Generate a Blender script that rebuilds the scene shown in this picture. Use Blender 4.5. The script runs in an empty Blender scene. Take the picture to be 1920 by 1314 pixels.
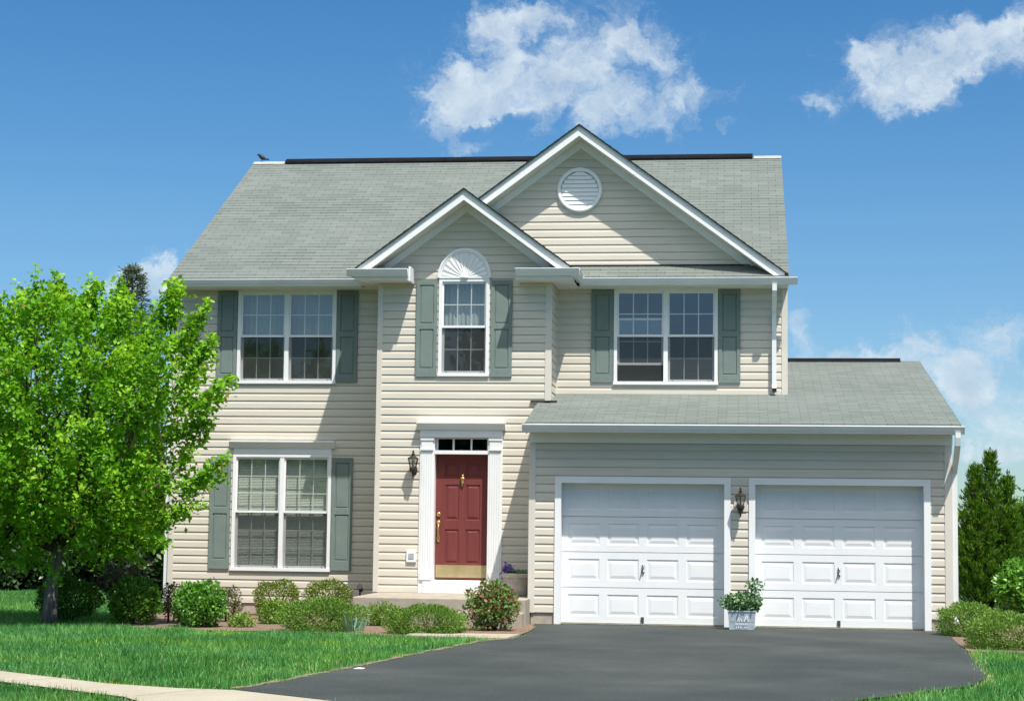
import bpy, bmesh, math, random
import numpy as np
from mathutils import Matrix, Vector

random.seed(7)
rng = np.random.default_rng(7)
S = bpy.context.scene
COL = S.collection

# ------------------------------------------------------------------ camera
def cam_axes(y, p, r):
    cy, sy, cp, sp, cr, sr = math.cos(y), math.sin(y), math.cos(p), math.sin(p), math.cos(r), math.sin(r)
    fwd = Vector((-sy * cp, cy * cp, sp)); right = Vector((cy, sy, 0)); up = right.cross(fwd)
    return cr * right + sr * up, -sr * right + cr * up, fwd

cd = bpy.data.cameras.new('camera'); cam = bpy.data.objects.new('camera', cd); COL.objects.link(cam)
CAM = Vector((0, -29.9, 1.54))
ax, up, fw = cam_axes(.1211, .0931, .0121)
m = Matrix((ax, up, -fw)).transposed().to_4x4(); m.translation = CAM
cam.matrix_world = m
cd.sensor_width = 36; cd.lens = 3490 / 1920 * 36; cd.clip_end = 3000
S.camera = cam

# ------------------------------------------------------------------ light
SUN = Vector((.68, -1, 2.4)).normalized()
ld = bpy.data.lights.new('sun', 'SUN'); ld.energy = 4.0; ld.angle = math.radians(.5); ld.color = (1, .955, .88)
so = bpy.data.objects.new('sun', ld); COL.objects.link(so)
so.rotation_euler = (-SUN).to_track_quat('-Z', 'Y').to_euler(); so.location = (10, -20, 30)
S.view_settings.view_transform = 'Standard'; S.view_settings.look = 'None'
S.view_settings.exposure = .69; S.view_settings.gamma = 1

def N(nt, t, ins=None, **kw):
    n = nt.nodes.new(t)
    for k, v in kw.items(): setattr(n, k, v)
    for k, v in (ins or {}).items():
        if isinstance(v, bpy.types.NodeSocket): nt.links.new(v, n.inputs[k])
        else: n.inputs[k].default_value = v
    return n
def MATH(nt, op, a, b=None, c=None, clamp=False):
    n = N(nt, 'ShaderNodeMath', operation=op, use_clamp=clamp)
    for i, v in enumerate((a, b, c)):
        if v is None: continue
        if isinstance(v, bpy.types.NodeSocket): nt.links.new(v, n.inputs[i])
        else: n.inputs[i].default_value = v
    return n.outputs[0]
def RAMP(nt, fac, stops):
    r = N(nt, 'ShaderNodeValToRGB', {'Fac': fac}); e = r.color_ramp.elements
    while len(e) < len(stops): e.new(.5)
    for el, (p, c) in zip(e, stops): el.position = p; el.color = (*c, 1)
    return r.outputs['Color']
def MIX(nt, f, a, b, bt='MIX'):
    n = N(nt, 'ShaderNodeMix', data_type='RGBA', blend_type=bt)
    for i, v in ((0, f), (6, a), (7, b)):
        if isinstance(v, bpy.types.NodeSocket): nt.links.new(v, n.inputs[i])
        else: n.inputs[i].default_value = v if i == 0 else (*v, 1)
    return n.outputs[2]

W = bpy.data.worlds.new('World'); S.world = W; W.use_nodes = True
def build_world():
    nt = W.node_tree; nt.nodes.clear()
    out = N(nt, 'ShaderNodeOutputWorld'); bg = N(nt, 'ShaderNodeBackground'); bg.inputs['Strength'].default_value = .072
    sky = N(nt, 'ShaderNodeTexSky', sky_type='NISHITA', sun_disc=False)
    sky.sun_elevation = math.asin(SUN.z); sky.sun_rotation = math.atan2(SUN.x, SUN.y)
    sky.air_density = 1.0; sky.dust_density = .1; sky.ozone_density = 4.0; sky.altitude = 100
    hs = N(nt, 'ShaderNodeHueSaturation', {'Color': sky.outputs[0], 'Saturation': 1.31, 'Value': 1.0})
    tc = N(nt, 'ShaderNodeTexCoord'); sep = N(nt, 'ShaderNodeSeparateXYZ', {0: tc.outputs['Generated']})
    low = N(nt, 'ShaderNodeMapRange', {0: sep.outputs[2], 1: .0, 2: .16, 3: 1.0, 4: 0.0}).outputs[0]
    skyc = MIX(nt, low, hs.outputs[0], (.58, .76, .97), 'MULTIPLY')
    yy = MATH(nt, 'MAXIMUM', sep.outputs[1], .02)
    u = MATH(nt, 'DIVIDE', sep.outputs[0], yy); v = MATH(nt, 'DIVIDE', sep.outputs[2], yy)
    uv = N(nt, 'ShaderNodeCombineXYZ', {0: u, 1: v, 2: 0.0}).outputs[0]
    n1 = N(nt, 'ShaderNodeTexNoise', {'Vector': uv, 'Scale': 30.0, 'Detail': 8.0, 'Roughness': .66})
    off = N(nt, 'ShaderNodeVectorMath', {0: n1.outputs['Color'], 1: (.5, .5, .5)}, operation='SUBTRACT').outputs[0]
    off = N(nt, 'ShaderNodeVectorMath', {0: off, 1: (.062, .05, 0)}, operation='MULTIPLY').outputs[0]
    wuv = N(nt, 'ShaderNodeVectorMath', {0: uv, 1: off}, operation='ADD').outputs[0]
    # clouds of this sky: (direction u, elevation v, half sizes, density)
    blobs = [(-.128,.276,.018,.011,.95),(-.109,.2795,.015,.008,.85),(-.1345,.243,.030,.014,1.3),(-.150,.2352,.024,.011,1.2),(-.1087,.2365,.034,.012,1.25),(-.128,.228,.026,.009,.8),
      (-.0942,.259,.010,.013,.75),(-.0640,.2665,.020,.010,1.05),(-.0473,.2573,.013,.010,.85),(-.0822,.2401,.018,.012,.75),(-.0665,.2265,.018,.008,.8),
      (-.0326,.2304,.018,.012,1.05),(-.0442,.2143,.010,.006,.6),(-.0052,.2176,.006,.0034,.6),(-.1617,.2159,.009,.006,.65),(-.1438,.2067,.017,.005,.65),(-.0762,.2177,.010,.008,.75),
      (.0712,.2482,.021,.014,1.2),(.0881,.241,.020,.014,1.2),(.1078,.2446,.017,.014,.85),(.0619,.2553,.011,.008,.8),(.1258,.2598,.018,.011,1.0),(.1436,.2693,.020,.014,1.25),(.118,.252,.018,.010,.8),
      (.1461,.2508,.009,.009,.6),(.0442,.2292,.009,.0055,.9),(.1012,.2283,.015,.005,.6),(-.3387,.1345,.014,.007,1.5),(-.3202,.1334,.014,.009,1.5),(-.118,.256,.022,.012,.6),(-.083,.2535,.016,.012,.6),
      (.0331,.1076,.008,.012,.8),(.0555,.0915,.018,.007,1.0),(.0973,.0991,.015,.011,.85),(.1166,.0849,.022,.011,.7),(.139,.0991,.016,.011,.9),
      (.1302,.0709,.030,.011,.8),(.1382,.0541,.026,.010,.75),(.1137,.0774,.012,.010,.9),(.1407,.0373,.014,.007,.95),(.127,.0372,.011,.006,.7),(.075,.0877,.016,.006,.7)]
    F = None
    for (bu, bv, a, b, w) in blobs:
        d = N(nt, 'ShaderNodeVectorMath', {0: wuv, 1: (bu, bv, 0)}, operation='SUBTRACT').outputs[0]
        d = N(nt, 'ShaderNodeVectorMath', {0: d, 1: (1 / a, 1 / b, 0)}, operation='MULTIPLY').outputs[0]
        d = N(nt, 'ShaderNodeVectorMath', {0: d, 1: d}, operation='DOT_PRODUCT').outputs['Value']
        e = MATH(nt, 'MULTIPLY', MATH(nt, 'EXPONENT', MATH(nt, 'MULTIPLY', d, -1.0)), w)
        F = e if F is None else MATH(nt, 'ADD', F, e)
    F = MATH(nt, 'MINIMUM', F, 1.08)
    n2 = N(nt, 'ShaderNodeTexNoise', {'Vector': wuv, 'Scale': 40.0, 'Detail': 10.0, 'Roughness': .70})
    dens = MATH(nt, 'ADD', F, MATH(nt, 'MULTIPLY', MATH(nt, 'SUBTRACT', n2.outputs[0], .5), 2.5))
    dens = N(nt, 'ShaderNodeMapRange', {0: dens, 1: .08, 2: 1.42, 3: 0.0, 4: .88}, interpolation_type='SMOOTHSTEP').outputs[0]
    dens = MATH(nt, 'MULTIPLY', dens, MATH(nt, 'GREATER_THAN', F, .02))
    front = MATH(nt, 'GREATER_THAN', sep.outputs[1], .05)
    dens = MATH(nt, 'MULTIPLY', dens, front)
    # unseen high clouds behind the viewer, added to brighten the shaded front walls
    n4 = N(nt, 'ShaderNodeTexNoise', {'Vector': tc.outputs['Generated'], 'Scale': 3.2, 'Detail': 7.0, 'Roughness': .58})
    rest = N(nt, 'ShaderNodeMapRange', {0: n4.outputs[0], 1: .28, 2: .45, 3: 0.0, 4: 1.0}, interpolation_type='SMOOTHSTEP').outputs[0]
    rest = MATH(nt, 'MULTIPLY', rest, N(nt, 'ShaderNodeMapRange', {0: sep.outputs[1], 1: .05, 2: -.15, 3: 0.0, 4: 1.0}).outputs[0])
    rest = MATH(nt, 'MULTIPLY', rest, N(nt, 'ShaderNodeMapRange', {0: sep.outputs[2], 1: .45, 2: .75, 3: 0.05, 4: 1.0}).outputs[0])
    dens = MATH(nt, 'MAXIMUM', dens, rest)
    n3 = N(nt, 'ShaderNodeTexNoise', {'Vector': uv, 'Scale': 45.0, 'Detail': 3.0})
    cc = RAMP(nt, n3.outputs[0], [(.3, (4.6, 5.6, 6.7)), (.7, (7.0, 7.8, 8.3))])
    colr = MIX(nt, dens, skyc, (1, 1, 1)); mixn = colr.node
    cc = MIX(nt, MATH(nt, 'LESS_THAN', sep.outputs[1], .05), cc, (15.5, 15.0, 13.8))
    nt.links.new(cc, mixn.inputs[7])
    nt.links.new(colr, bg.inputs['Color']); nt.links.new(bg.outputs[0], out.inputs[0])
build_world()

# ------------------------------------------------------------------ materials
def new_mat(name):
    mt = bpy.data.materials.new(name); mt.use_nodes = True; nt = mt.node_tree; nt.nodes.clear()
    return mt, nt, N(nt, 'ShaderNodeOutputMaterial')
def pmat(name, col, rough=.5, metal=0.0, var=.06, scale=6.0, bump=0.0, bscale=120.0, spec=.4, stretch=(1, 1, 1), col2=None):
    mt, nt, out = new_mat(name)
    tc = N(nt, 'ShaderNodeTexCoord'); mp = N(nt, 'ShaderNodeMapping', {'Vector': tc.outputs['Object'], 'Scale': stretch})
    nz = N(nt, 'ShaderNodeTexNoise', {'Vector': mp.outputs[0], 'Scale': scale, 'Detail': 6.0, 'Roughness': .6})
    c2 = col2 or tuple(c * (1 - var * 2) for c in col); c1 = tuple(min(1, c * (1 + var)) for c in col)
    cr = RAMP(nt, nz.outputs[0], [(.3, c2), (.7, c1)])
    b = N(nt, 'ShaderNodeBsdfPrincipled', {'Base Color': cr, 'Roughness': rough, 'Metallic': metal})
    b.inputs['Specular IOR Level'].default_value = spec
    if bump:
        nb = N(nt, 'ShaderNodeTexNoise', {'Vector': tc.outputs['Object'], 'Scale': bscale, 'Detail': 4.0})
        bp = N(nt, 'ShaderNodeBump', {'Height': nb.outputs[0], 'Strength': bump, 'Distance': .01})
        nt.links.new(bp.outputs[0], b.inputs['Normal'])
    nt.links.new(b.outputs[0], out.inputs[0]); return mt
M = {}
M['siding'] = pmat('vinyl_siding', (.615, .572, .492), .6, var=.035, scale=2.2, stretch=(.5, .5, 3), bump=.12, bscale=60)
M['trim'] = pmat('white_trim', (.80, .81, .82), .45, var=.02, scale=3)
M['corner'] = pmat('corner_trim', (.64, .605, .54), .5, var=.03, scale=3)
M['gutter'] = pmat('gutter_white', (.74, .76, .77), .4, var=.035, scale=2.5)
M['soffit'] = pmat('soffit', (.66, .65, .60), .6, var=.04, scale=3)
M['shutter'] = pmat('shutter_green', (.182, .230, .216), .8, var=.05, scale=4, bump=.1, bscale=90, spec=.2)
M['door'] = pmat('door_red', (.180, .045, .043), .62, var=.06, scale=4, bump=.08, stretch=(4, 4, .5), bscale=60, spec=.2)
M['brass'] = pmat('brass', (.60, .42, .16), .3, metal=.75, var=.08, scale=8)
M['kick'] = pmat('kick_brass', (.47, .375, .20), .42, metal=.35, var=.1, scale=5)
M['chrome'] = pmat('dark_steel', (.25, .26, .27), .3, metal=.9)
M['black'] = pmat('black_metal', (.018, .018, .02), .5, var=.1)
M['vent'] = pmat('black_vent', (.010, .011, .014), .9, var=.2, spec=.1)
M['bronze'] = pmat('bronze_brown', (.050, .040, .030), .5, metal=.3, var=.2, scale=20)
M['foundation'] = pmat('foundation', (.42, .37, .31), .85, var=.12, scale=9, bump=.4)
M['stoop'] = pmat('stoop_concrete', (.36, .32, .265), .85, var=.1, scale=5, bump=.35)
M['room'] = pmat('room_wall', (.24, .21, .17), .8, var=.1)
M['blind'] = pmat('blind_slat', (.74, .79, .71), .5, var=.03)
M['curtain'] = pmat('curtain', (.40, .44, .41), .8, var=.03, scale=5, stretch=(6, 6, .3))
M['potc'] = pmat('stone_pot', (.50, .46, .39), .8, var=.1, scale=12, bump=.3)
M['tub'] = pmat('painted_tub', (.40, .47, .53), .6, var=.14, scale=14, bump=.2)
M['paint'] = pmat('white_paint', (.8, .8, .8), .6)
M['bark'] = pmat('bark_grey', (.17, .155, .14), .9, var=.3, scale=9, bump=.8, bscale=40, stretch=(2, 2, .4))
M['barkd'] = pmat('bark_dark', (.075, .05, .04), .9, var=.3, scale=12, bump=.6, bscale=50)
M['soil'] = pmat('soil', (.09, .055, .035), .95, var=.3, scale=30)
M['bird'] = pmat('feathers_black', (.012, .013, .02), .6)
M['screenlamp'] = None

def glass_mat(name, tint=.82, base=.07, k=1.5):
    mt, nt, out = new_mat(name)
    ge = N(nt, 'ShaderNodeNewGeometry')
    dt = N(nt, 'ShaderNodeVectorMath', {0: ge.outputs['Normal'], 1: ge.outputs['Incoming']}, operation='DOT_PRODUCT').outputs['Value']
    sch = MATH(nt, 'POWER', MATH(nt, 'SUBTRACT', 1.0, MATH(nt, 'ABSOLUTE', dt)), 5.0)       # Schlick, the same from both sides
    fac = MATH(nt, 'ADD', MATH(nt, 'MULTIPLY', MATH(nt, 'ADD', MATH(nt, 'MULTIPLY', sch, .96), .04), k), base, clamp=True)
    tc = N(nt, 'ShaderNodeTexCoord'); nz = N(nt, 'ShaderNodeTexNoise', {'Vector': tc.outputs['Object'], 'Scale': 1.6, 'Detail': 1.0})
    bp = N(nt, 'ShaderNodeBump', {'Height': nz.outputs[0], 'Strength': .25, 'Distance': .02})
    g = N(nt, 'ShaderNodeBsdfGlossy', {'Roughness': .0, 'Color': (.95, .97, 1, 1), 'Normal': bp.outputs[0]}); t = N(nt, 'ShaderNodeBsdfTransparent', {'Color': (tint, tint * 1.02, tint, 1)})
    mx = N(nt, 'ShaderNodeMixShader', {0: fac, 1: t.outputs[0], 2: g.outputs[0]}); nt.links.new(mx.outputs[0], out.inputs[0]); return mt
M['glass'] = glass_mat('window_glass')
M['lampglass'] = glass_mat('lamp_glass', .75, .06)
def screen_mat():
    mt, nt, out = new_mat('insect_screen')
    d = N(nt, 'ShaderNodeBsdfDiffuse', {'Color': (.075, .085, .085, 1)}); t = N(nt, 'ShaderNodeBsdfTransparent')
    mx = N(nt, 'ShaderNodeMixShader', {0: .44, 1: t.outputs[0], 2: d.outputs[0]}); nt.links.new(mx.outputs[0], out.inputs[0]); return mt
M['screen'] = screen_mat()

def shingle_mat():
    mt, nt, out = new_mat('asphalt_shingle')
    uv = N(nt, 'ShaderNodeUVMap'); tc = N(nt, 'ShaderNodeTexCoord')
    br = N(nt, 'ShaderNodeTexBrick', {'Vector': uv.outputs[0], 'Color1': (.180, .204, .190, 1), 'Color2': (.148, .170, .158, 1), 'Mortar': (.075, .088, .078, 1), 'Scale': 1.0,
        'Mortar Size': .0045, 'Mortar Smooth': .3, 'Bias': .0, 'Brick Width': .305, 'Row Height': .14}, offset=.42, squash=1.0)
    n1 = N(nt, 'ShaderNodeTexNoise', {'Vector': tc.outputs['Object'], 'Scale': .9, 'Detail': 5.0})
    c = MIX(nt, 1.0, br.outputs[0], RAMP(nt, n1.outputs[0], [(.3, (.95, .955, .96)), (.7, (1.04, 1.035, 1.03))]), 'MULTIPLY')
    n2 = N(nt, 'ShaderNodeTexNoise', {'Vector': tc.outputs['Object'], 'Scale': 160.0, 'Detail': 2.0})
    c = MIX(nt, 1.0, c, RAMP(nt, n2.outputs[0], [(.3, (.8, .8, .8)), (.7, (1.15, 1.15, 1.15))]), 'MULTIPLY')
    bp = N(nt, 'ShaderNodeBump', {'Height': n2.outputs[0], 'Strength': .4, 'Distance': .004})
    b = N(nt, 'ShaderNodeBsdfPrincipled', {'Base Color': c, 'Roughness': .9, 'Normal': bp.outputs[0]}); b.inputs['Specular IOR Level'].default_value = .2
    nt.links.new(b.outputs[0], out.inputs[0]); return mt
M['shingle'] = shingle_mat()
M['edge'] = pmat('shingle_edge', (.022, .026, .026), .9, var=.2, spec=.1)
M['cap'] = pmat('ridge_cap', (.34, .35, .33), .9, var=.1)

def ground_mat(name, stops, scale, bump, bscale, fine=(0.85, 1.15), fscale=90.0, rough=.9, spots=None):
    mt, nt, out = new_mat(name)
    tc = N(nt, 'ShaderNodeTexCoord')
    n1 = N(nt, 'ShaderNodeTexNoise', {'Vector': tc.outputs['Object'], 'Scale': scale, 'Detail': 6.0, 'Roughness': .6})
    c = RAMP(nt, n1.outputs[0], stops)
    n2 = N(nt, 'ShaderNodeTexNoise', {'Vector': tc.outputs['Object'], 'Scale': fscale, 'Detail': 3.0})
    c = MIX(nt, 1.0, c, RAMP(nt, n2.outputs[0], [(.3, (fine[0],) * 3), (.7, (fine[1],) * 3)]), 'MULTIPLY')
    if spots:
        vo = N(nt, 'ShaderNodeTexVoronoi', {'Vector': tc.outputs['Object'], 'Scale': spots[0]})
        c = MIX(nt, MATH(nt, 'LESS_THAN', vo.outputs['Distance'], spots[1]), c, spots[2])
    nb = N(nt, 'ShaderNodeTexNoise', {'Vector': tc.outputs['Object'], 'Scale': bscale, 'Detail': 5.0})
    bp = N(nt, 'ShaderNodeBump', {'Height': nb.outputs[0], 'Strength': bump, 'Distance': .02})
    b = N(nt, 'ShaderNodeBsdfPrincipled', {'Base Color': c, 'Roughness': rough, 'Normal': bp.outputs[0]}); b.inputs['Specular IOR Level'].default_value = .25
    nt.links.new(b.outputs[0], out.inputs[0]); return mt
M['lawn'] = ground_mat('lawn_soil', [(.3, (.022, .060, .015)), (.7, (.05, .105, .03))], 3, .6, 60)
M['asphalt'] = ground_mat('asphalt', [(.28, (.036, .044, .045)), (.5, (.052, .061, .059)), (.72, (.077, .085, .080))], .55, .5, 220, (.80, 1.22), 45, .82, (2.2, .03, (.16, .16, .15)))
M['concrete'] = ground_mat('sidewalk_concrete', [(.3, (.345, .315, .24)), (.7, (.415, .38, .30))], 1.3, .3, 150, (.92, 1.06), 120)
M['mulch'] = ground_mat('mulch', [(.3, (.15, .095, .07)), (.7, (.30, .21, .16))], 14, 1.0, 55, (.6, 1.35), 70)

def leaf_mat(name, stops, trans=.4, gloss=.06, rough=.45):
    mt, nt, out = new_mat(name)
    at = N(nt, 'ShaderNodeAttribute', attribute_name='tint')
    c = RAMP(nt, at.outputs['Fac'], stops)
    d = N(nt, 'ShaderNodeBsdfDiffuse', {'Color': c}); t = N(nt, 'ShaderNodeBsdfTranslucent', {'Color': MIX(nt, 1.0, c, (1.25, 1.2, .6), 'MULTIPLY')})
    g = N(nt, 'ShaderNodeBsdfGlossy', {'Roughness': rough, 'Color': (.8, .85, .8, 1)})
    a = N(nt, 'ShaderNodeMixShader', {0: trans, 1: d.outputs[0], 2: t.outputs[0]})
    b = N(nt, 'ShaderNodeMixShader', {0: gloss, 1: a.outputs[0], 2: g.outputs[0]})
    nt.links.new(b.outputs[0], out.inputs[0]); return mt
L = {}
L['maple'] = leaf_mat('maple_leaf', [(0, (.065, .21, .012)), (.5, (.165, .40, .020)), (.9, (.34, .58, .045)), (1, (.30, .26, .05))], .40, .015)
L['boxwood'] = leaf_mat('boxwood_leaf', [(0, (.04, .13, .012)), (.6, (.10, .25, .022)), (1, (.20, .36, .04))], .33, .04)
L['bright'] = leaf_mat('bright_shrub_leaf', [(0, (.05, .18, .018)), (.6, (.12, .33, .03)), (1, (.22, .44, .06))], .35, .05)
L['bronze'] = leaf_mat('bronze_shrub_leaf', [(0, (.05, .075, .018)), (.6, (.12, .15, .035)), (1, (.24, .16, .07))], .25)
L['holly'] = leaf_mat('clipped_leaf', [(0, (.06, .11, .015)), (.6, (.15, .24, .03)), (1, (.32, .33, .06))], .3, .04)
L['juniper'] = leaf_mat('juniper_leaf', [(0, (.06, .15, .02)), (.6, (.16, .32, .045)), (1, (.30, .42, .09))], .3, .03)
L['rose'] = leaf_mat('rose_leaf', [(0, (.07, .15, .03)), (.5, (.16, .30, .07)), (.74, (.26, .40, .13)), (.80, (.22, .07, .05)), (1, (.30, .09, .07))], .3, .03)
L['iris'] = leaf_mat('iris_leaf', [(0, (.10, .22, .14)), (1, (.20, .36, .25))], .3)
L['lime'] = leaf_mat('lime_leaf', [(0, (.10, .22, .015)), (1, (.22, .38, .03))], .4)
L['dark'] = leaf_mat('dark_leaf', [(0, (.016, .04, .010)), (.7, (.035, .085, .018)), (1, (.06, .13, .03))], .2)
L['spruce'] = leaf_mat('spruce_needle', [(0, (.11, .16, .12)), (1, (.22, .28, .22))], .2, .03)
L['cedar'] = leaf_mat('cedar_leaf', [(0, (.05, .13, .014)), (.6, (.115, .25, .02)), (1, (.25, .38, .04))], .3, .02)
L['pot'] = leaf_mat('pot_leaf', [(0, (.03, .10, .03)), (.6, (.08, .21, .06)), (1, (.20, .36, .14))], .3, .1)
L['pansy'] = leaf_mat('pansy_petal', [(0, (.10, .06, .35)), (1, (.22, .14, .55))], .3)
L['twig'] = leaf_mat('dry_twig', [(0, (.12, .085, .06)), (1, (.26, .20, .15))], .1)
L['grass'] = leaf_mat('grass_blade', [(0, (.044, .19, .034)), (.4, (.098, .33, .072)), (.7, (.19, .47, .12)), (.93, (.34, .58, .22)), (.97, (.42, .54, .25)), (1, (.54, .46, .27))], .40, .03)
def grass_patches():
    nt = L['grass'].node_tree; ramp = next(n for n in nt.nodes if n.bl_idname == 'ShaderNodeValToRGB'); targets = [l.to_socket for l in ramp.outputs['Color'].links]
    tc = N(nt, 'ShaderNodeTexCoord'); nz = N(nt, 'ShaderNodeTexNoise', {'Vector': tc.outputs['Object'], 'Scale': .8, 'Detail': 4.0})
    tone = RAMP(nt, nz.outputs[0], [(.32, (.72, .84, 1.05)), (.5, (1.0, 1.0, 1.0)), (.68, (1.45, 1.12, .72))])
    c = MIX(nt, 1.0, ramp.outputs['Color'], tone, 'MULTIPLY')
    for t in targets: nt.links.new(c, t)
grass_patches()

# ------------------------------------------------------------------ builders
GROUPS = {'spreading_juniper': 'trimmed junipers beside the drive and stoop', 'boxwood_shrub': 'dark round shrubs under the maple', 'bronze_shrub': 'small bronze shrubs by the house wall', 'low_shrub': 'low lime green bed plants', 'cedar_tree': 'cedars beside the garage', 'bushy_tree': 'dark bushy trees behind the maple'}
def setp(o, label=None, cat=None, group=None, kind=None):
    if label: o['label'] = label
    if cat: o['category'] = cat
    if group: o['group'] = group
    if kind: o['kind'] = kind
    return o
def empty(name, loc, label=None, cat=None, group=None):
    o = bpy.data.objects.new(name, None); o.location = loc; o.empty_display_size = .1; COL.objects.link(o)
    return setp(o, label, cat, group or GROUPS.get(name))
def attach(o, parent):
    if parent is not None:
        o.parent = parent
        loc = Vector((0, 0, 0)); p = parent
        while p is not None: loc += p.location; p = p.parent
        o.location = -loc        # vertices stay in world coordinates
    return o

class MB:
    def __init__(s): s.v = []; s.f = []; s.uv = None
    def add(s, vs, fs):
        k = len(s.v); s.v += [tuple(map(float, p)) for p in vs]; s.f += [tuple(i + k for i in f) for f in fs]; return s
    def poly(s, *p): return s.add(p, [tuple(range(len(p)))])
    def box(s, x0, x1, y0, y1, z0, z1):
        return s.add([(x, y, z) for z in (z0, z1) for y in (y0, y1) for x in (x0, x1)],
                     [(0, 2, 3, 1), (4, 5, 7, 6), (0, 1, 5, 4), (2, 6, 7, 3), (0, 4, 6, 2), (1, 3, 7, 5)])
    def prism(s, pts, d0, d1, axis):
        n = len(pts)
        def P(a, b, d): return {'x': (d, a, b), 'y': (a, d, b), 'z': (a, b, d)}[axis]
        vs = [P(a, b, d0) for a, b in pts] + [P(a, b, d1) for a, b in pts]
        return s.add(vs, [tuple(range(n)), tuple(range(2 * n - 1, n - 1, -1))] + [(i, (i + 1) % n, (i + 1) % n + n, i + n) for i in range(n)])
    def lathe(s, prof, c, n=16, ph=0.0, sx=1, sy=1):
        vs = []; fs = []
        for r, z in prof:
            for k in range(n):
                a = ph + 2 * math.pi * k / n; vs.append((c[0] + sx * r * math.cos(a), c[1] + sy * r * math.sin(a), c[2] + z))
        for i in range(len(prof) - 1):
            for k in range(n): fs.append((i * n + k, i * n + (k + 1) % n, (i + 1) * n + (k + 1) % n, (i + 1) * n + k))
        fs.append(tuple(range(n))); fs.append(tuple(range(len(vs) - n, len(vs)))); return s.add(vs, fs)
    def tube(s, path, rad, n=8):
        vs = []; fs = []; path = [Vector(p) for p in path]
        for i, p in enumerate(path):
            t = (path[min(i + 1, len(path) - 1)] - path[max(i - 1, 0)]).normalized()
            a = t.cross(Vector((0, 1, .13)) if abs(t.y) < .9 else Vector((1, 0, 0))).normalized(); b = t.cross(a)
            r = rad[i] if isinstance(rad, (list, tuple)) else rad
            for k in range(n):
                q = 2 * math.pi * k / n; vs.append(p + a * (r * math.cos(q)) + b * (r * math.sin(q)))
        for i in range(len(path) - 1):
            for k in range(n): fs.append((i * n + k, i * n + (k + 1) % n, (i + 1) * n + (k + 1) % n, (i + 1) * n + k))
        fs.append(tuple(range(n))); fs.append(tuple(range(len(vs) - n, len(vs)))); return s.add(vs, fs)
    def build(s, name, mat, parent=None, smooth=False, fixn=True, bevel=0):
        me = bpy.data.meshes.new(name); me.from_pydata(s.v, [], s.f); me.update()
        if fixn:
            bm = bmesh.new(); bm.from_mesh(me); bmesh.ops.recalc_face_normals(bm, faces=bm.faces); bm.to_mesh(me); bm.free()
        if s.uv:
            ul = me.uv_layers.new(name='UVMap'); ul.data.foreach_set('uv', np.array([c for f in s.uv for p in f for c in p], dtype=np.float32))
        me.materials.append(mat)
        if smooth: me.polygons.foreach_set('use_smooth', [True] * len(me.polygons))
        o = bpy.data.objects.new(name, me); COL.objects.link(o); attach(o, parent)
        if bevel:
            b = o.modifiers.new('bevel', 'BEVEL'); b.width = bevel; b.segments = 2; b.limit_method = 'ANGLE'
        return o

def arr_mesh(name, V, F, mat, parent=None, tint=None):
    me = bpy.data.meshes.new(name); nv = len(V); nf, k = F.shape
    me.vertices.add(nv); me.vertices.foreach_set('co', V.astype(np.float32).ravel())
    me.loops.add(nf * k); me.loops.foreach_set('vertex_index', F.astype(np.int32).ravel())
    me.polygons.add(nf); me.polygons.foreach_set('loop_start', np.arange(0, nf * k, k, dtype=np.int32))
    if tint is not None:
        at = me.attributes.new('tint', 'FLOAT', 'POINT'); at.data.foreach_set('value', tint.astype(np.float32))
    me.update(calc_edges=True); me.validate(); me.materials.append(mat)
    o = bpy.data.objects.new(name, me); COL.objects.link(o); return attach(o, parent)
def unit(a): return a / np.maximum(np.linalg.norm(a, axis=1, keepdims=True), 1e-9)
def leaves(name, P, D, Nn, Ln, Wd, tint, mat, parent=None, fold=.12, mid=.45):
    D = unit(D); Sd = unit(np.cross(D, Nn)); Nn = unit(np.cross(Sd, D)); n = len(P)
    Ln = np.broadcast_to(Ln, (n,))[:, None]; Wd = np.broadcast_to(Wd, (n,))[:, None]
    md = P + D * Ln * mid + Nn * Ln * fold
    V = np.stack([P, md - Sd * Wd / 2, P + D * Ln, md + Sd * Wd / 2], 1).reshape(-1, 3)
    b = np.arange(n)[:, None] * 4
    F = np.concatenate([b + np.array([[0, 1, 2]]), b + np.array([[0, 2, 3]])], 0)
    return arr_mesh(name, V, F, mat, parent, np.repeat(np.clip(tint, 0, 1), 4))
def rnd(n, s=1.0): return rng.normal(0, s, (n, 3))

# ------------------------------------------------------------------ ground
GZ = .08
def flat(name, pts, z, mat, label=None, kind='structure'):
    mb = MB(); mb.poly(*[(x, y, z) for x, y in pts]); o = mb.build(name, mat, fixn=False)
    return setp(o, kind=kind)
flat('lawn', [(-1500, -400), (1500, -400), (1500, 2500), (-1500, 2500)], GZ - .03, M['lawn'])
DRIVE = [(-3.0, -2.12), (-2.83, -3.77), (-2.83, -5.3), (-2.9, -5.95), (-3.13, -6.35), (-3.52, -8.71), (-3.92, -11.48), (-4.14, -12.78), (-4.35, -13.87),
         (-3.23, -14.7), (1.5, -18.2), (.4, -14.6), (.93, -13.64), (1.5, -12.78), (2.18, -11.75), (2.46, -10.73), (2.76, -6.6), (2.87, -4.41), (2.98, -2.3), (3.0, -2.12)]
flat('driveway', DRIVE, GZ, M['asphalt'])
edge_pts = [(-2.9, -5.95), (-3.13, -6.35), (-3.52, -8.71), (-3.92, -11.48), (-4.14, -12.78), (-4.35, -13.87)]
mb = MB(); Lp = []; Rp = []; r5 = random.Random(5)
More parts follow.
